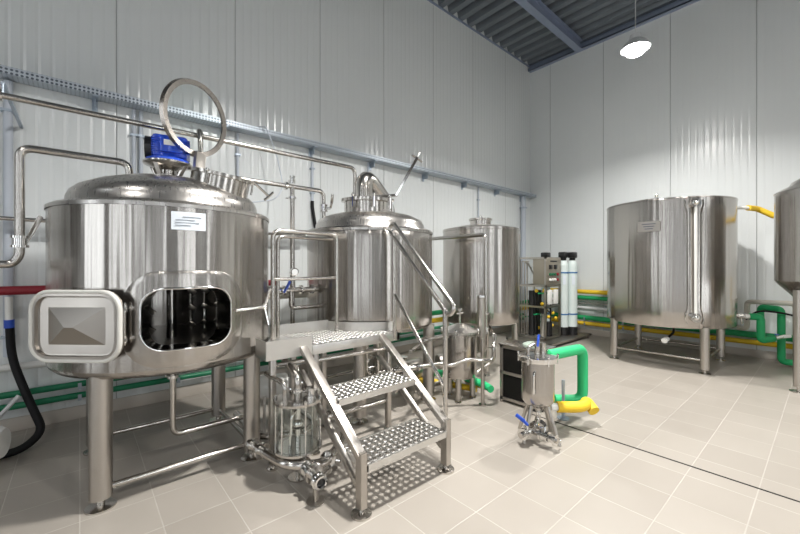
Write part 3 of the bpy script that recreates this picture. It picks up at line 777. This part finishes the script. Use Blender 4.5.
# ------------------------------------------------------------------ small lidded vessel (hop back)
hx, hy, hr = 2.83, 2.38, .165
t = thing('small_vessel', (hx, hy, 0), 'small lidded steel vessel on short legs right of the handrail post', 'tank')
link('vessel_body', MB().lathe((hx, hy, 0), [(0, .215), (hr-.02, .222), (hr, .25)] + [(hr, .25+.38*k/4) for k in range(1, 5)] + [(hr+.015, .632), (hr+.015, .648), (hr-.01, .65)], 48), 'sheet', t)
lid = link('lid', MB().lathe((hx, hy, 0), [(hr+.018, .65), (hr+.018, .668), (hr-.01, .68), (.09, .715), (.03, .735), (0, .737)], 48), 'dome', t)
link('lid_stem', MB().cyl((hx, hy, .735), (hx, hy, .86), .010, seg=10).cyl((hx-.05, hy, .835), (hx+.05, hy, .835), .007, seg=8).cyl((hx, hy, .86), (hx, hy, .885), .028, seg=16), 'bright', lid)
for k in range(4):
    a_ = k*PI/2+.5; p = V((hx+(hr+.018)*math.cos(a_), hy+(hr+.018)*math.sin(a_), .655)); link('lid_clamp', MB().cyl(p-V((0, 0, .035)), p+V((0, 0, .03)), .008, seg=8).ball(p+V((0, 0, .03)), .014, 8), 'bright', lid)
for a_ in (R(215), R(-35), R(90)):
    x, y = hx+.13*math.cos(a_), hy+.13*math.sin(a_)
    lg = link('leg', MB().cyl((x, y, .03), (x, y, .30), .028, seg=18), 'satin', t)
    link('foot', MB().lathe((x, y, 0), [(0, 0), (.03, 0), (.03, .008), (.01, .012), (.01, .03), (0, .03)], 16), 'steel', lg)
p = single('guard_pipe', MB().tube([(1.90, 2.28, .46), (2.43, 2.26, .43), (2.49, 2.21, .41), (2.63, 2.10, .473), (2.72, 2.02, .455), (2.81, 1.97, .455), (2.81, 1.97, .60), (3.08, 2.14, .62)], .018, .06), 'steel', 'bent steel pipe running in front of the small lidded vessel', 'pipe')
clamp((2.15, 2.27, .445), (1, 0, .1), .018, p)
p = thing('pipe_post', (2.85, 2.12, 0), 'slim steel post between small lidded vessel and black panelled cabinet', 'post')
link('post', MB().cyl((2.85, 2.12, .01), (2.85, 2.12, .62), .017, seg=12), 'satin', p)
link('foot', MB().cyl((2.85, 2.12, 0), (2.85, 2.12, .012), .035, seg=16), 'steel', p)
p = single('vertical_pipe', MB().tube([(3.24, 3.20, 1.63), (3.24, 2.37, 1.63), (3.24, 2.37, .42), (3.24, 2.62, .34)], .021, .05), 'steel', 'steel pipe passing before the smallest big tank and turning down to the floor', 'pipe')
clamp((3.24, 2.37, .80), (0, 0, 1), .021, p); valve((3.24, 2.37, .62), (0, 0, 1), .021, p, (1, -.3, .3), .1)
p = single('vertical_pipe', MB().tube([(3.12, 2.34, .42), (3.12, 2.34, .98)], .042, .05), 'satin', 'short thick steel tube standing beside the cabinet with black panels', 'pipe')
link('pipe_cap', MB().cyl((3.12, 2.34, .98), (3.12, 2.34, 1.0), .05, seg=20), 'bright', p)

# ------------------------------------------------------------------ cabinet with black panels
t = thing('panel_cabinet', (3.19, 1.9, 0), 'low steel framed cabinet with two black panels behind the small filter', 'cabinet')
m = MB(); bx = [3.06, 3.32, 1.66, 2.075]
for x in (3.075, 3.305):
    for y in (1.675, 2.06): m.box(x-.015, x+.015, y-.015, y+.015, .0, .545, .002)
for z in (.04, .285, .53):
    m.box(3.06, 3.09, 1.66, 2.075, z-.013, z+.013); m.box(3.06, 3.32, 2.045, 2.075, z-.013, z+.013); m.box(3.06, 3.32, 1.66, 1.69, z-.013, z+.013)
link('frame', m, 'satin', t)
for z0, z1 in ((.053, .272), (.298, .517)): link('black_panel', MB().box(3.07, 3.085, 1.69, 2.045, z0, z1, .002), 'blackpanel', t)
link('cabinet_body', MB().box(3.09, 3.30, 1.68, 2.05, .05, .53), 'blackpanel', t)
link('top_plate', MB().box(3.05, 3.33, 1.65, 2.085, .545, .557, .002), 'steel', t)
m = MB(); m.lathe((3.20, 1.80, .557), [(0, 0), (.10, 0), (.10, .015), (.07, .03), (0, .035)], 28)
single('round_cover', m, 'aqua', 'pale green round cover lying on the cabinet with black panels', 'cover')

# ------------------------------------------------------------------ filter vessel on splayed legs
fx, fy, frr = 2.635, 1.45, .118
t = thing('filter_vessel', (fx, fy, 0), 'small steel filter canister on splayed legs with side handle, joined to green hose', 'filter')
link('vessel_body', MB().lathe((fx, fy, 0), [(0, .235), (.06, .24), (frr-.02, .262), (frr, .29)] + [(frr, .29+.295*k/4) for k in range(1, 5)], 44), 'sheet', t)
lid = link('lid', MB().lathe((fx, fy, 0), [(frr+.022, .585), (frr+.024, .59), (frr+.024, .62), (frr+.01, .625), (frr-.02, .627), (.05, .635), (0, .637)], 44), 'bright', t)
for k in range(6):
    a_ = k*PI/3; x, y = fx+(frr+.022)*math.cos(a_), fy+(frr+.022)*math.sin(a_)
    link('lid_bolt', MB().cyl((x, y, .57), (x, y, .633), .006, seg=8).ball((x, y, .635), .010, 8), 'bright', lid)
link('top_stub', MB().cyl((fx-.01, fy, .63), (fx-.01, fy, .73), .02, seg=12).cyl((fx+.06, fy-.01, .63), (fx+.06, fy-.01, .71), .022, seg=12), 'steel', lid)
link('valve_lever', MB().obox((fx-.03, fy-.02, .74), (.018, .014, .09), Matrix.Rotation(R(12), 3, 'Y'), .004), 'bluehandle', lid)['label'] = 'blue lever'
link('elbow', MB().tube([(fx-.07, fy+.04, .63), (fx-.07, fy+.04, .68), (fx-.02, fy+.02, .71)], .014, .02), 'steel', lid)
ha = math.atan2(-1.0, -1.25)
def onf(a_, z, o): return (fx+(frr+o)*math.cos(a_), fy+(frr+o)*math.sin(a_), z)
link('handle', MB().tube([onf(ha-.35, .37, -.005), onf(ha-.35, .37, .04), onf(ha-.35, .52, .04), onf(ha-.35, .52, -.005)], .009, .02, 10), 'bright', t)
for a_ in (R(-94), R(-4), R(80), R(176)):
    link('leg', MB().cyl((fx+.08*math.cos(a_), fy+.08*math.sin(a_), .27), (fx+.175*math.cos(a_), fy+.175*math.sin(a_), 0.002), .014, seg=12), 'satin', t)
p = link('drain_assembly', MB().tube([(fx, fy, .24), (fx, fy, .13), (fx-.10, fy-.02, .10), (fx-.26, fy-.01, .09)], .020, .04).tube([(fx-.13, fy+.04, .095), (fx-.13, fy-.22, .085)], .019, .03), 'steel', t)
clamp((fx, fy, .19), (0, 0, 1), .021, p); clamp((fx-.07, fy-.015, .105), (1, .2, 0), .021, p)
valve((fx-.20, fy-.01, .092), (1, 0, 0), .022, p, (-.3, .9, .35), .10, 'bluehandle')
valve((fx-.13, fy-.12, .09), (0, 1, 0), .021, p, (-.9, 0, .3), .08, 'black'); clamp((fx-.13, fy-.20, .085), (0, 1, 0), .021, p)
link('glass_tube', MB().cyl((fx-.13, fy-.16, .088), (fx-.13, fy-.19, .086), .028, seg=18), 'bright', p)

gh = single('green_hose', MB().tube([(2.775, 1.44, .60), (3.30, 1.40, .585), (3.30, 1.40, .14), (3.12, 1.56, .14)], .043, .085, 20), 'greenfoam', 'light green foam covered hose arching from the small filter to the floor', 'hose')
yh = single('yellow_hose', MB().tube([(2.86, 1.41, .185), (2.98, 1.30, .185), (3.06, 1.28, .185), (3.16, 1.31, .19), (3.11, 1.23, .14)], .043, .05, 20), 'yellow', 'thick yellow foam covered hose bent beside the green hose', 'hose')
link('hose_fitting', MB().cyl((2.80, 1.44, .19), (2.86, 1.41, .185), .03, seg=16), 'white', yh)
t = thing('pipe_stand', (3.10, 1.45, 0), 'threaded steel stand rod with round foot under the green and yellow hoses', 'stand')
link('rod', MB().cyl((3.12, 1.485, .005), (3.12, 1.485, .33), .013, seg=12), 'galv', t)
link('foot', MB().cyl((3.12, 1.485, 0), (3.12, 1.485, .010), .05, seg=20), 'galv', t)

# ------------------------------------------------------------------ water treatment skid
t = thing('water_treatment_skid', (6.05, 3.3, 0), 'framed water treatment unit with taupe control box beside white pressure tanks', 'machine')
m = MB(); ax0, ax1, ay0, ay1 = 5.80, 6.32, 3.05, 3.56
for x in (ax0, ax1-.03):
    for y in (ay0, ay1-.03): m.box(x, x+.03, y, y+.03, .07, 1.45)
for z in (.08, .60, .95, 1.42):
    m.box(ax0, ax1, ay0, ay0+.03, z, z+.03); m.box(ax0, ax1, ay1-.03, ay1, z, z+.03); m.box(ax0, ax0+.03, ay0, ay1, z, z+.03); m.box(ax1-.03, ax1, ay0, ay1, z, z+.03)
link('frame', m, 'satin', t)
cb = link('control_box', MB().box(ax0+.005, ax1-.005, ay0-.006, ay0+.23, .99, 1.435, .006), 'olive', t)
for k, mt in enumerate(('black', 'black')): link('meter', MB().box(ax0+.09+.17*k, ax0+.19+.17*k, ay0-.02, ay0-.005, 1.25, 1.32, .004), mt, cb)
for k, mt in enumerate(('darkgreen', 'darkgreen', 'darkgreen', 'red')): link('button', MB().cyl((ax0+.12+.085*k, ay0-.006, 1.16), (ax0+.12+.085*k, ay0-.028, 1.16), .024, seg=12), mt, cb)
for k, mt in enumerate(('white', 'white', 'white', 'red')): link('button', MB().cyl((ax0+.12+.085*k, ay0-.006, 1.07), (ax0+.12+.085*k, ay0-.028, 1.07), .022, seg=12), mt, cb)
link('panel_text', MB().box(ax0+.13, ax0+.36, ay0-.009, ay0-.005, 1.37, 1.39), 'black', cb)
for k in range(2): link('flow_meter', MB().box(ax0+.08+.2*k, ax0+.20+.2*k, ay0-.015, ay0+.02, .66, .90, .006), 'white', t)
m = MB()
for k in range(3): m.cyl((ax0+.08+.12*k, ay0+.30, .12), (ax0+.08+.12*k, ay0+.30, .88), .05, seg=16)
link('filter_housing', m, 'black', t)
link('steel_pump', MB().cyl((ax0+.10, ay0+.10, .12), (ax0+.10, ay0+.10, .50), .055, seg=20), 'bright', t)
link('pump_head', MB().cyl((ax0+.10, ay0+.10, .50), (ax0+.10, ay0+.10, .62), .065, seg=20).cyl((ax0+.30, ay0+.12, .10), (ax0+.30, ay0+.12, .34), .07, seg=20), 'black', t)
m = MB()
for z, y in ((.84, ay0+.14), (.70, ay0+.40), (.48, ay0+.22), (.42, ay0+.42)): m.tube([(ax0+.02, y, z), (ax0+.30, y-.05, z), (ax0+.30, y-.05, z-.15)], .012, .02, 8)
link('hoses', m, 'greenfoam', t)
for q in ((.05, .05, .90), (.14, .33, .70), (.40, .20, .52), (.10, .12, .66), (.27, .28, .22), (.45, .06, .40), (.06, .20, .88), (.20, .14, .86), (.06, .42, .60), (.20, .06, .44), (.33, .05, .50), (.08, .30, .36), (.36, .08, .28)): link('yellow_fitting', MB().ball((ax0+q[0], ay0+q[1], q[2]), .030, 10), 'yellow', t)
m = MB()
for k in range(3): m.tube([(ax0+.02, ay1-.06-.05*k, .12), (ax0+.02, ay1-.06-.05*k, 1.38), (ax0+.25, ay1-.06-.05*k, 1.38-.12*k)], .011, .03, 8)
link('riser_pipes', m, 'satin', t)
m = MB()
for q in range(6): m.tube([(ax0+.05+.07*q, ay0+.05+.04*(q % 3), .12), (ax0+.05+.07*q, ay0+.05+.04*(q % 3), .5+.06*(q % 4)), (ax0+.12+.05*q, ay0+.30, .62+.04*(q % 2))], .010, .03, 8)
link('black_tubing', m, 'black', t)
m = MB(); m.box(5.55, 7.07, 2.84, 2.88, .04, .07); m.box(5.55, 7.07, 3.60, 3.64, .04, .07); m.box(5.55, 5.59, 2.84, 3.64, .04, .07); m.box(6.98, 7.07, 2.84, 3.64, .04, .07); m.box(5.57, 7.05, 2.86, 3.62, .055, .068)
for x in (5.6, 6.98):
    for y in (2.86, 3.62): m.cyl((x, y, 0), (x, y, .05), .02, seg=10)
link('base_tray', m, 'satin', t)
def ptank(x, y, z0=.07):
    t = thing('pressure_tank', (x, y, z0), '', 'pressure tank', 'white pressure tanks beside the control box')
    r = .082
    b_ = link('tank_body', MB().lathe((x, y, z0), [(r, .12)] + [(r, .12+1.1*k/4) for k in range(1, 5)] + [(r*.9, 1.28), (r*.6, 1.325), (r*.35, 1.34), (0, 1.34)], 32), 'fibre', t)
    link('base', MB().lathe((x, y, z0), [(0, 0), (r+.006, 0), (r+.006, .14), (r, .145)], 32), 'black', t)
    link('valve_head', MB().lathe((x, y, z0), [(.05, 1.33), (.05, 1.38), (0, 1.38)], 20).box(x-.075, x+.075, y-.065, y+.065, z0+1.375, z0+1.48, .02), 'black', t)
    for z in (.36, 1.10): link('band', MB().lathe((x, y, z0), [(r+.001, z), (r+.003, z), (r+.003, z+.022), (r+.001, z+.022)], 32), 'bluetape', b_)
    a_ = math.atan2(-y, -x)+.2
    link('label_sticker', MB().obox((x+(r+.001)*math.cos(a_), y+(r+.001)*math.sin(a_), z0+.98), (.05, .006, .16), Matrix.Rotation(a_+PI/2, 3, 'Z')), 'paper', b_)
    return t
p0 = ptank(6.56, 3.12); p0['label'] = 'white pressure tank with black head directly beside the control box frame'
copy_tree(p0, (6.715, 3.03, .07), 'white pressure tank with black head on the outer side, nearest the wall pipes')
copy_tree(p0, (6.50, 3.42, .07), 'white pressure tank mostly hidden behind the control box frame')

# ------------------------------------------------------------------ wall pipes
def wallpipe(name, pts, r, mat, label, bend=.06, clips=(), seg=14, group=None, cax=None):
    o = single(name, MB().tube(pts, r, bend, seg), mat, label, 'pipe', group)
    for c in clips:
        link('pipe_clip', c, 'galv', o)
    return o
BX = 7.19
def clipB(z, r, y):
    m = MB(); m.box(BX-r-.005, X1-.001, y-.012, y+.012, z-r-.012, z-r-.002); m.box(BX-r-.008, BX-r-.001, y-.012, y+.012, z-r-.01, z+r*.4); return m
cy_ = (3.0, 2.35, .4, -.9)
wallpipe('insulated_pipe', [(BX, 3.75, .817), (BX, .9, .817)], .040, 'yellow', 'topmost yellow foam pipe low on the end wall', clips=[clipB(.817, .04, y) for y in (3.4, 2.5)])
wallpipe('insulated_pipe', [(BX, 3.75, .705), (BX, .9, .705)], .036, 'green', 'green foam pipe just below the top yellow one on the end wall', clips=[clipB(.705, .036, y) for y in (3.4, 2.5)])
wallpipe('wall_pipe', [(BX+.02, 3.75, .605), (BX+.02, .9, .605)], .018, 'steel', 'thin steel pipe between green and grey pipes on the end wall', clips=[clipB(.605, .02, y) for y in (3.4, 2.5)])
wallpipe('wall_pipe', [(BX, 3.75, .515), (BX, .9, .515)], .030, 'greypipe', 'pale grey pipe in the middle of the end wall bundle', clips=[clipB(.515, .03, y) for y in (3.4, 2.5)])
wallpipe('insulated_pipe', [(BX, 3.75, .33), (BX, -1.6, .33)], .045, 'green', 'lower green foam pipe running behind the wide gauge tank along the end wall', clips=[clipB(.33, .045, y) for y in cy_])
wallpipe('insulated_pipe', [(BX, 3.75, .225), (BX, -1.6, .225)], .036, 'yellow', 'lowest yellow foam pipe running behind the wide gauge tank', clips=[clipB(.225, .036, y) for y in cy_])
LY = 4.12
def clipL(z, r, x):
    m = MB(); m.box(x-.012, x+.012, LY-r-.006, Y1-.001, z-r-.010, z-r-.001); m.box(x-.012, x+.012, LY-r-.008, LY-r-.001, z-r-.01, z+r*.5); return m
lx_ = (-.9, .0, .72, 1.45, 3.1)
wallpipe('green_pipe', [(-3.4, LY, .31), (6.9, LY, .31)], .025, 'greendark', 'upper of two dark green pipes low on the long wall', clips=[clipL(.31, .027, x) for x in lx_])
wallpipe('green_pipe', [(-3.4, LY, .215), (6.9, LY, .215)], .025, 'greendark', 'lower of two dark green pipes near the skirting of the long wall', clips=[clipL(.215, .027, x) for x in lx_])
wallpipe('wall_pipe', [(-3.4, LY, .52), (3.2, LY, .52)], .028, 'white', 'white pipe above the two dark green pipes on the long wall', clips=[clipL(.52, .028, x) for x in lx_[:4]])
RY = 4.02
def clipR(z, r, x, y=RY):
    m = MB(); m.box(x-.01, x+.01, y-r, Y1-.001, z-r-.008, z-r); m.box(x-.01, x+.01, y-r-.006, y-r, z-r-.008, z); return m
wallpipe('red_pipe', [(-3.4, RY, 1.115), (1.64, RY, 1.115)], .034, 'red', 'thick red pipe crossing the wall behind the blue motor tank', clips=[clipR(1.115, .034, x) for x in (-1, 1.2)])
wallpipe('steel_wall_pipe', [(-3.4, RY, 1.655), (2.0, RY, 1.655)], .016, 'steel', 'thin horizontal steel pipe on the wall above the red pipe', clips=[clipR(1.655, .016, x) for x in (-1, 1.2)])
wallpipe('yellow_pipe', [(2.35, 3.80, .50), (6.7, 3.80, .50)], .036, 'yellow', 'yellow foam pipe seen beneath the plain tank near the long wall', clips=[clipR(.50, .036, x, 3.80) for x in (3.2, 5.)])
wallpipe('green_pipe', [(2.35, 3.80, .61), (6.7, 3.80, .61)], .036, 'green', 'green foam pipe seen beneath the plain tank, above the yellow one', clips=[clipR(.61, .036, x, 3.80) for x in (3.2, 5.)])
wallpipe('white_wall_pipe', [(.8, 3.86, .99), (2.9, 3.86, .99)], .045, 'cream', 'thick cream pipe on the wall between the two largest tanks', clips=[clipR(.99, .045, x, 3.86) for x in (1.2, 2.6)])

# overhead product pipe
o = single('overhead_pipe', MB().tube([(-3.2, 3.25, 2.325), (2.18, 3.25, 2.325), (2.18, 3.25, 1.74)], .020, .07), 'steel', 'long overhead steel pipe from picture edge to the dome behind the steps', 'pipe')
clamp((-.36, 3.25, 2.325), (1, 0, 0), .021, o)
link('branch', MB().tube([(.73, 3.25, 2.325), (.70, 3.20, 2.36), (.70, 3.16, 2.28), (.70, 3.13, 1.84)], .019, .04), 'steel', o)
m = MB()
for x in (-.35,): m.cyl((x, 3.25, 2.34), (x, 3.25, 2.40), .006, seg=8); m.beam((x, 3.245, 2.40), (x, Y1-.002, 2.40), .02, .02)
link('hanger', m, 'galv', o)
o = single('looped_pipe', MB().tube([(-1.5, 3.05, 1.31), (-.29, 3.05, 1.31), (-.262, 3.05, 1.36), (-.262, 3.05, 1.985), (.25, 3.05, 1.985), (.25, 3.05, 1.80)], .0225, .06), 'steel', 'steel pipe looping up and over onto the dome beside the blue motor', 'pipe')
clamp((.25, 3.05, 1.88), (0, 0, 1), .022, o); valve((-.262, 3.05, 1.44), (0, 0, 1), .022, o, (.35, -.1, 1), .17)
m = MB(); m.beam((-.6, 3.05, 1.285), (-.6, Y1-.002, 1.285), .02, .02); link('pipe_bracket', m, 'satin', o)
o = single('transfer_pipe', MB().tube([(.84, 3.06, 1.80), (.84, 3.06, 2.0), (.95, 3.10, 2.0), (1.73, 3.10, 2.0), (1.73, 3.10, 1.73)], .0195, .06), 'steel', 'steel pipe joining the domes of the two largest tanks with a drop between them', 'pipe')
link('branch', MB().tube([(1.42, 3.10, 2.0), (1.42, 3.10, .55), (1.42, 2.98, .40)], .0205, .05), 'steel', o)
clamp((1.42, 3.10, 1.90), (0, 0, 1), .02, o); clamp((1.36, 3.10, 2.0), (1, 0, 0), .02, o); valve((1.73, 3.10, 1.84), (0, 0, 1), .02, o, (-.2, -.2, 1), .13)
valve((1.42, 3.10, 2.06), (0, 0, 1), .014, o, (1, 0, .3), .06)
o = single('kettle_inlet', MB().tube([(1.02, 2.93, 1.10), (1.60, 2.93, 1.10)], .022), 'steel', 'short steel pipe with blue and red valve handles entering the middle tank', 'pipe')
valve((1.24, 2.93, 1.10), (1, 0, 0), .022, o, (.2, -.1, .6), .10, 'bluehandle'); valve((1.12, 2.93, 1.10), (1, 0, 0), .022, o, (-.4, -.1, .1), .08, 'red')
clamp((1.42, 2.93, 1.10), (1, 0, 0), .022, o); clamp((1.52, 2.93, 1.10), (1, 0, 0), .022, o)
link('pressure_gauge', MB().cyl((1.36, 2.93, 1.10), (1.36, 2.93, 1.20), .008, seg=8).cyl((1.36, 2.945, 1.25), (1.355, 2.91, 1.25), .034, seg=24), 'bright', o)
link('gauge_face', MB().cyl((1.355, 2.911, 1.25), (1.3545, 2.907, 1.25), .026, seg=24), 'greypipe', o)
link('drop_leg', MB().tube([(1.33, 2.93, 1.10), (1.33, 2.93, .95), (1.60, 2.93, .95)], .018, .04), 'steel', o)
# pipework under the middle tank
o = single('under_pipe', MB().tube([(2.0, 2.62, .70), (2.0, 2.62, .20), (2.30, 2.52, .20), (2.30, 2.70, .20)], .020, .06), 'steel', 'steel pipe dropping under the middle tank behind the upper step', 'pipe')
clamp((2.0, 2.62, .50), (0, 0, 1), .02, o); valve((2.14, 2.573, .20), (.9, -.3, 0), .022, o, (0, -.3, 1), .1)
o = single('under_pipe', MB().tube([(1.93, 2.69, .70), (1.93, 2.69, .34), (2.50, 2.60, .34), (2.67, 2.48, .34)], .018, .05), 'steel', 'second steel pipe under the middle tank turning towards the small lidded vessel', 'pipe')
clamp((1.93, 2.69, .46), (0, 0, 1), .018, o); clamp((2.3, 2.632, .34), (1, -.2, 0), .018, o)
o = single('cross_pipe', MB().tube([(1.99, 2.18, .62), (2.35, 2.38, .63), (2.68, 2.42, .62)], .017, .05), 'steel', 'thin steel pipe from the steps to the small lidded vessel', 'pipe')
clamp((2.35, 2.38, .63), (1, .3, 0), .017, o)
o = single('floor_pipe', MB().tube([(2.35, 2.50, .10), (2.62, 2.62, .10), (3.35, 2.60, .10), (3.42, 2.85, .16)], .024, .06), 'steel', 'steel floor pipe behind the small lidded vessel', 'pipe')
clamp((2.9, 2.61, .10), (1, 0, 0), .024, o); clamp((2.42, 2.53, .10), (1, .4, 0), .024, o)
o = single('floor_pipe', MB().tube([(3.05, 2.22, .09), (3.05, 2.50, .09), (3.60, 2.52, .22), (3.60, 2.52, .50), (3.80, 2.75, .58)], .022, .06), 'steel', 'steel pipe rising from the floor to the plain tank underside', 'pipe')
clamp((3.60, 2.52, .36), (0, 0, 1), .022, o)
o = single('green_floor_hose', MB().tube([(2.86, 2.78, .16), (3.0, 2.50, .16), (3.02, 2.22, .13), (2.98, 2.12, .12)], .035, .06), 'greenfoam', 'light green foam hose on the floor between vessel and black panelled cabinet', 'hose')
o = single('yellow_floor_hose', MB().tube([(2.45, 3.0, .14), (2.90, 2.66, .07), (3.02, 2.32, .06)], .030, .06), 'yellow', 'yellow foam hose on the floor behind the small lidded vessel', 'hose')

# ------------------------------------------------------------------ pipes between the end tanks
o = single('yellow_link_hose', MB().tube([(6.53, .69, 2.05), (6.72, .62, 2.05), (6.74, .45, 1.93), (6.55, .27, 1.92), (6.41, .12, 1.92)], .036, .05), 'yellow', 'yellow foam hose joining the tops of the wide tank and the coned tank', 'hose')
link('hose_fitting', MB().cyl((6.40, .797, 2.05), (6.53, .69, 2.05), .020, seg=14), 'white', o)
o = single('green_drop_hose', MB().tube([(6.48, .67, .655), (6.52, .57, .655), (6.52, .57, .36), (6.66, .47, .38)], .042, .05, 18), 'green', 'short green foam hose dropping from the wide tank outlet valve', 'hose')
link('hose_fitting', MB().cyl((6.456, .735, .655), (6.48, .67, .655), .028, seg=14), 'white', o)
o = single('green_frame_hose', MB().tube([(7.05, .62, .40), (7.05, .62, .74), (6.87, .41, .74), (6.87, .41, .06), (6.95, .22, .06), (7.1, -.3, .06)], .040, .06, 18), 'green', 'taller green foam hose forming an upright loop before the coned tank', 'hose')
o = single('white_frame_hose', MB().tube([(7.15, .86, .42), (7.10, .76, .42), (7.10, .76, .80), (6.92, .28, .82), (6.92, .28, .34), (7.0, .0, .34)], .032, .06, 16), 'cream', 'cream insulated hose looping beside the taller green hose', 'hose')
o = single('black_hose', MB().tube([(6.62, .72, .60), (6.72, .62, .72), (6.78, .35, .70), (6.95, .05, .55)], .012, .12, 10), 'rubber', 'thin black hose passing over the green hose loop', 'hose')
o = single('yellow_down_hose', MB().tube([(6.78, .10, 1.15), (6.90, .12, .70), (7.10, .05, .42), (7.10, -.3, .40)], .036, .08, 16), 'yellow', 'yellow foam hose descending behind the coned tank', 'hose')
o = single('ball_valve', MB().cyl((6.68, .455, .385), (6.76, .40, .40), .024, seg=14), 'bright', 'small valve with dark blue handle and white nipple on the short green hose', 'valve')
link('valve_lever', MB().obox((6.70, .44, .43), (.07, .016, .01), Matrix.Rotation(R(-20), 3, 'Z')), 'bluehandle', o); link('nipple', MB().cyl((6.76, .40, .40), (6.83, .33, .41), .022, seg=12), 'white', o)

# ------------------------------------------------------------------ cable tray and conduits
t = thing('cable_tray', (2.0, 4.08, 2.72), 'galvanised perforated cable tray running high along the long wall', 'cable tray')
m = MB(); m.box(-3.4, 7.27, 4.035, 4.175, 2.742, 2.746); m.box(-3.4, 7.27, 4.030, 4.034, 2.742, 2.797); m.box(-3.4, 7.27, 4.171, 4.175, 2.742, 2.797); m.box(-3.4, 7.27, 4.030, 4.042, 2.796, 2.799)
link('tray', m, 'perf', t)
for x in (-2, -.9, .10, 1.14, 2.15, 3.06, 4.09, 5.04, 6.0, 6.9):
    m = MB(); m.box(x-.02, x+.02, 4.035, Y1-.001, 2.730, 2.742); m.box(x-.02, x+.02, Y1-.012, Y1-.001, 2.63, 2.742); m.box(x-.003, x+.003, 4.08, Y1-.001, 2.66, 2.725)
    link('tray_bracket', m, 'galv', t)
for k in range(3): link('tray_cable', MB().cyl((-3.4, 4.06+.035*k, 2.757), (7.1, 4.06+.035*k, 2.757), .010, seg=8), 'rubber', t)
cl = [('first grey conduit dropping from the tray at the picture edge', -.42, .028, .6), ('grey conduit of a close pair behind the blue motor, on its left', .375, .016, 1.7), ('grey conduit of a close pair behind the blue motor, on its right', .43, .016, 1.95),
      ('thin grey conduit between blue motor tank and platform rail', 1.29, .014, .9), ('grey conduit dropping beside the valve on the middle tank dome', 2.17, .016, 2.05), ('grey conduit right of the fat vent pipe', 3.02, .012, 1.2), ('thin grey conduit dropping behind the plain tank', 5.48, .014, .8), ('wide grey conduit beside the room corner', 6.93, .05, .3)]
for lab, x, r, z in cl:
    o = single('conduit', MB().cyl((x, Y1-r-.006, z), (x, Y1-r-.006, 2.73), r, seg=12), 'conduit', lab, 'conduit')
    m = MB()
    for zz in (z+.15, 2.5): m.box(x-r-.012, x+r+.012, Y1-2*r-.009, Y1-.001, zz-.01, zz+.01)
    link('conduit_clip', m, 'galv', o)
    if x in (.43, 2.17):
        link('cable_sleeve', MB().tube([(x, Y1-r-.006, z+.05), (x, Y1-r-.006, z-.02), (x+.02, Y1-r-.03, z-.22), (x+.05, Y1-r-.06, z-.5)], .021, .1), 'rubber', o)['label'] = 'black sleeve'
single('loose_cable', MB().tube([(1.47, 4.06, 2.81), (1.52, 3.98, 2.81), (1.60, 3.88, 2.5), (1.66, 3.84, 2.15), (1.52, 3.7, 1.98), (1.25, 3.5, 1.9), (1.0, 3.16, 1.81)], .006, .12, 8), 'conduit', 'thin loose cable hanging from the tray over the blue motor tank', 'cable')
# black hose and rod at the left edge
o = single('rubber_hose', MB().tube([(-.395, 3.99, .86), (-.385, 3.98, .62), (-.30, 3.86, .36), (-.20, 3.74, .10), (-.30, 3.66, .027), (-.42, 3.64, .027), (-.8, 3.66, .027)], .026, .16), 'rubber', 'black rubber hose curving down to the floor at the picture edge', 'hose')
link('hose_band', MB().cyl((-.397, 3.99, .84), (-.398, 3.99, .90), .029, seg=14), 'bluehandle', o)
link('riser_tube', MB().cyl((-.398, 3.99, .89), (-.40, 3.99, 1.07), .022, seg=12), 'white', o)
single('grey_rod', MB().cyl((-.56, 3.76, .08), (-.33, 3.80, .37), .014, seg=10), 'greypipe', 'thin grey rod leaning by the black hose at the picture edge', 'rod')

# ------------------------------------------------------------------ camera
cam = bpy.data.cameras.new('camera'); co = bpy.data.objects.new('camera', cam); C.objects.link(co)
cam.sensor_width = 36.; cam.lens = 371/800*36; cam.clip_start = .05
co.location = (0, 0, 1.3); co.rotation_euler = (R(90), 0, R(49.2-90)); cam.shift_y = -.00125
S.camera = co

w = bpy.data.worlds.new('world'); S.world = w; w.use_nodes = True
w.node_tree.nodes['Background'].inputs['Color'].default_value = (.75, .85, 1, 1); w.node_tree.nodes['Background'].inputs['Strength'].default_value = .3
S.view_settings.view_transform = 'Standard'; S.view_settings.look = 'None'; S.view_settings.exposure = .64; S.view_settings.gamma = 1.
S.view_settings.use_curve_mapping = False
S.cycles.use_denoising = True; S.cycles.max_bounces = 10; S.cycles.sample_clamp_indirect = 6.
